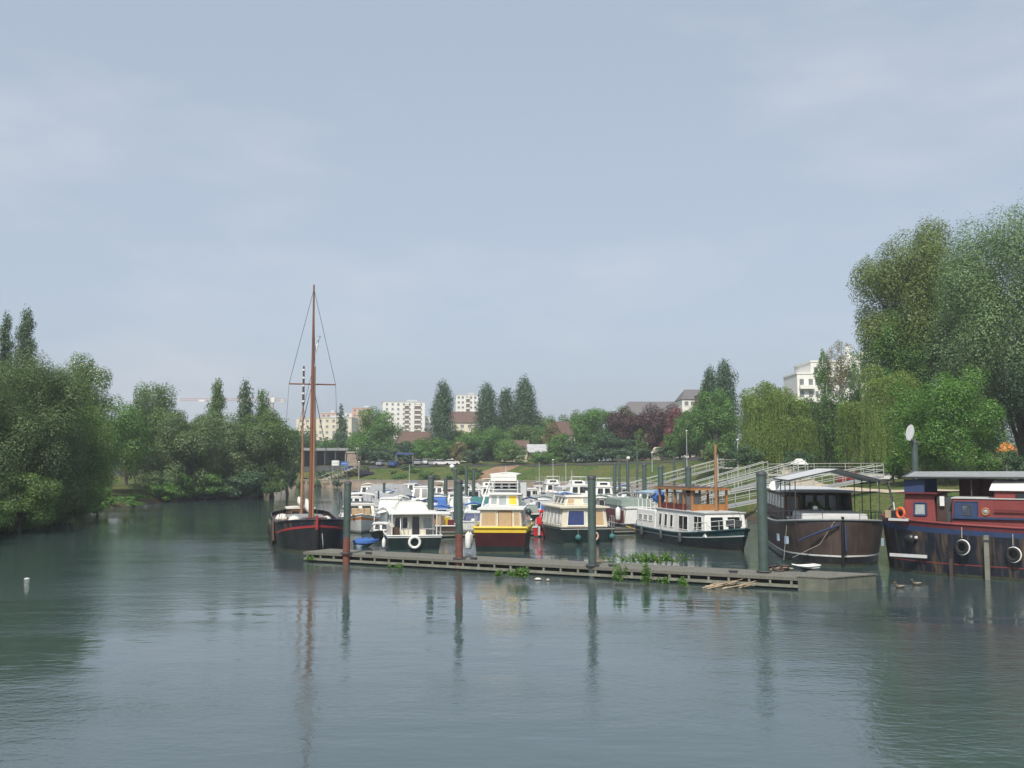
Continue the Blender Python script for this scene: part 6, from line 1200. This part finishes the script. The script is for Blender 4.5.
# stair cut in the quay, brown slope
p = at(333, 474, 254); root = empty('quay_stairs', 'pale concrete stairs slanting down the quay by the boathouse', 'stairs', (p.x, p.y + 1.5, 0)); q = MB()
for k in range(14): q.box((-5 + k * .75, .4 + k * .30, .9 + k * .31), (.76, 1.6, .5), 'concrete')
q.build('steps', root); q = MB(); q.tube([(-5, -.4, 2.1), (4.75, 3.5, 6.1)], .05, 'rail_white', 6)
for k in range(5): q.tube([(-5 + k * 2.4, -.4 + k * .96, 1.0 + k * 1.0), (-5 + k * 2.4, -.4 + k * .96, 2.1 + k * 1.0)], .04, 'rail_white', 6)
q.build('handrail', root)
# quay wall at the foot of the far bank
def wall_along(name, label, pts, h0, h1, thick, mat, cop):
    root = empty(name, label, 'wall', (0, 0, 0)); q = MB(); c = MB()
    for a, b_ in zip(pts[:-1], pts[1:]):
        a, b_ = Vector((*a, 0)), Vector((*b_, 0)); d = (b_ - a).normalized(); n_ = Vector((-d.y, d.x, 0)) * thick
        q.hexa([a + Vector((0, 0, h0)), b_ + Vector((0, 0, h0)), b_ + n_ + Vector((0, 0, h0)), a + n_ + Vector((0, 0, h0)), a + Vector((0, 0, h1)), b_ + Vector((0, 0, h1)), b_ + n_ + Vector((0, 0, h1)), a + n_ + Vector((0, 0, h1))], mat)
        e = -n_.normalized() * .08; c.hexa([a + e + Vector((0, 0, h1)), b_ + e + Vector((0, 0, h1)), b_ + n_ + Vector((0, 0, h1)), a + n_ + Vector((0, 0, h1)), a + e + Vector((0, 0, h1 + .16)), b_ + e + Vector((0, 0, h1 + .16)), b_ + n_ + Vector((0, 0, h1 + .16)), a + n_ + Vector((0, 0, h1 + .16))], cop)
    q.build('wall_face', root); c.build('coping', root)
wall_along('quay_wall', 'tan stone quay wall along the far shore', [(-92, 266.5), (-52, 256.6), (-28, 248.6), (0, 239.6), (21.5, 226.8), (35, 207.2), (37, 190)], -1, 1.75, .6, 'quay_stone', 'concrete')
# orange awning seen through the trees
p = at(1006, 447, 112); g = ground(p.x, p.y); root = empty('orange_parasol', 'orange parasol on a pole below the silver poplar', 'parasol', (p.x, p.y, g)); z = p.z - g
q = MB(); q.lathe([(1.1, z - .5), (1.05, z - .3), (.5, z + .35), (.001, z + .6)], 'orange', 10, smooth=False); q.build('cover', root); q = MB(); q.tube([(0, 0, -.1), (0, 0, z + .5)], .05, 'pale_grey', 6); q.build('pole', root)
p = at(1015, 452, 113); g = ground(p.x, p.y); q = MB(); q.box((0, 0, .9), (.9, .5, 1.8), 'white_paint'); q.box((-.15, -.27, 1.0), (.4, .06, 1.3), 'blue_tarp'); tag(q.build('notice_board', None, (p.x, p.y, g)), 'white and blue notice board beside the orange parasol', 'sign')
# white van canvas behind the railing
p = at(799, 462, 122); g = ground(p.x, p.y); root = empty('white_marquee', 'white canvas tent behind the level walkway railing', 'tent', (p.x, p.y, g)); z = p.z - g
q = MB(); q.hexa([(-.95, -.8, z - .3), (.95, -.8, z - .3), (.95, .8, z - .3), (-.95, .8, z - .3), (-.3, -.1, z + .4), (.3, -.1, z + .4), (.3, .1, z + .4), (-.3, .1, z + .4)], 'white_paint'); q.build('cover', root)
for x in (-.85, .85):
    for y in (-.7, .7): q = MB(); q.tube([(x, y, -.1), (x, y, z - .28)], .04, 'pale_grey', 6); q.build('post', root)
# river buoy, ducks
p = onz(27, 579, 0); root = empty('river_buoy', 'round white buoy floating near the wooded bank', 'buoy', p); q = MB(); q.lathe([(.001, -.16), (.14, -.1), (.19, .03), (.14, .16), (.05, .21), (.001, .22)], 'pale_grey', 16); q.build('float', root); root.scale = (.75, .75, .3); q = MB(); q.torus((0, 0, .25), .05, .015, 'dark_grey', (0, 1, 0), 12, 5); q.build('ring', root)
def duck(px, py, rz, label):
    p = onz(px, py, 0); root = empty('duck', label, 'duck', p, R(rz), 'ducks on the river'); root.scale = (.8, .8, .8); q = MB(); v = []
    q.tube([(-.30, 0, .15), (-.22, 0, .10), (-.08, 0, .07), (.10, 0, .08), (.20, 0, .12), (.23, 0, .2), (.235, 0, .27), (.27, 0, .31), (.31, 0, .30), (.35, 0, .285), (.40, 0, .275)], [.012, .06, .11, .115, .075, .045, .04, .058, .05, .022, .012], 'duck_brown', 10); q.build('duck_body', root)
    for sd in (1, -1): q = MB(); q.tube([(-.24, sd * .05, .15), (-.05, sd * .105, .12), (.10, sd * .09, .11)], [.012, .05, .03], 'mid_grey', 6); q.build('wing', root)
duck(900, 588, 170, 'brown duck before the navy barge, nearer the pontoon end'); duck(917, 585, 175, 'brown duck before the navy barge, swimming behind its mate')
# haze
m = bpy.data.materials.new('haze_air'); m.use_nodes = True; MATS['haze_air'] = m; n, l = m.node_tree.nodes, m.node_tree.links; n.remove(n['Principled BSDF'])
pv = n.new('ShaderNodeVolumePrincipled'); pv.inputs['Color'].default_value = (0.82, 0.88, 0.96, 1); pv.inputs['Density'].default_value = 0.00036; l.new(pv.outputs[0], n['Material Output'].inputs['Volume'])
q = MB(); q.box((0, 0, 32), (5400, 5400, 71), 'haze_air'); h_ = q.build('haze'); tag(h_, kind='stuff')
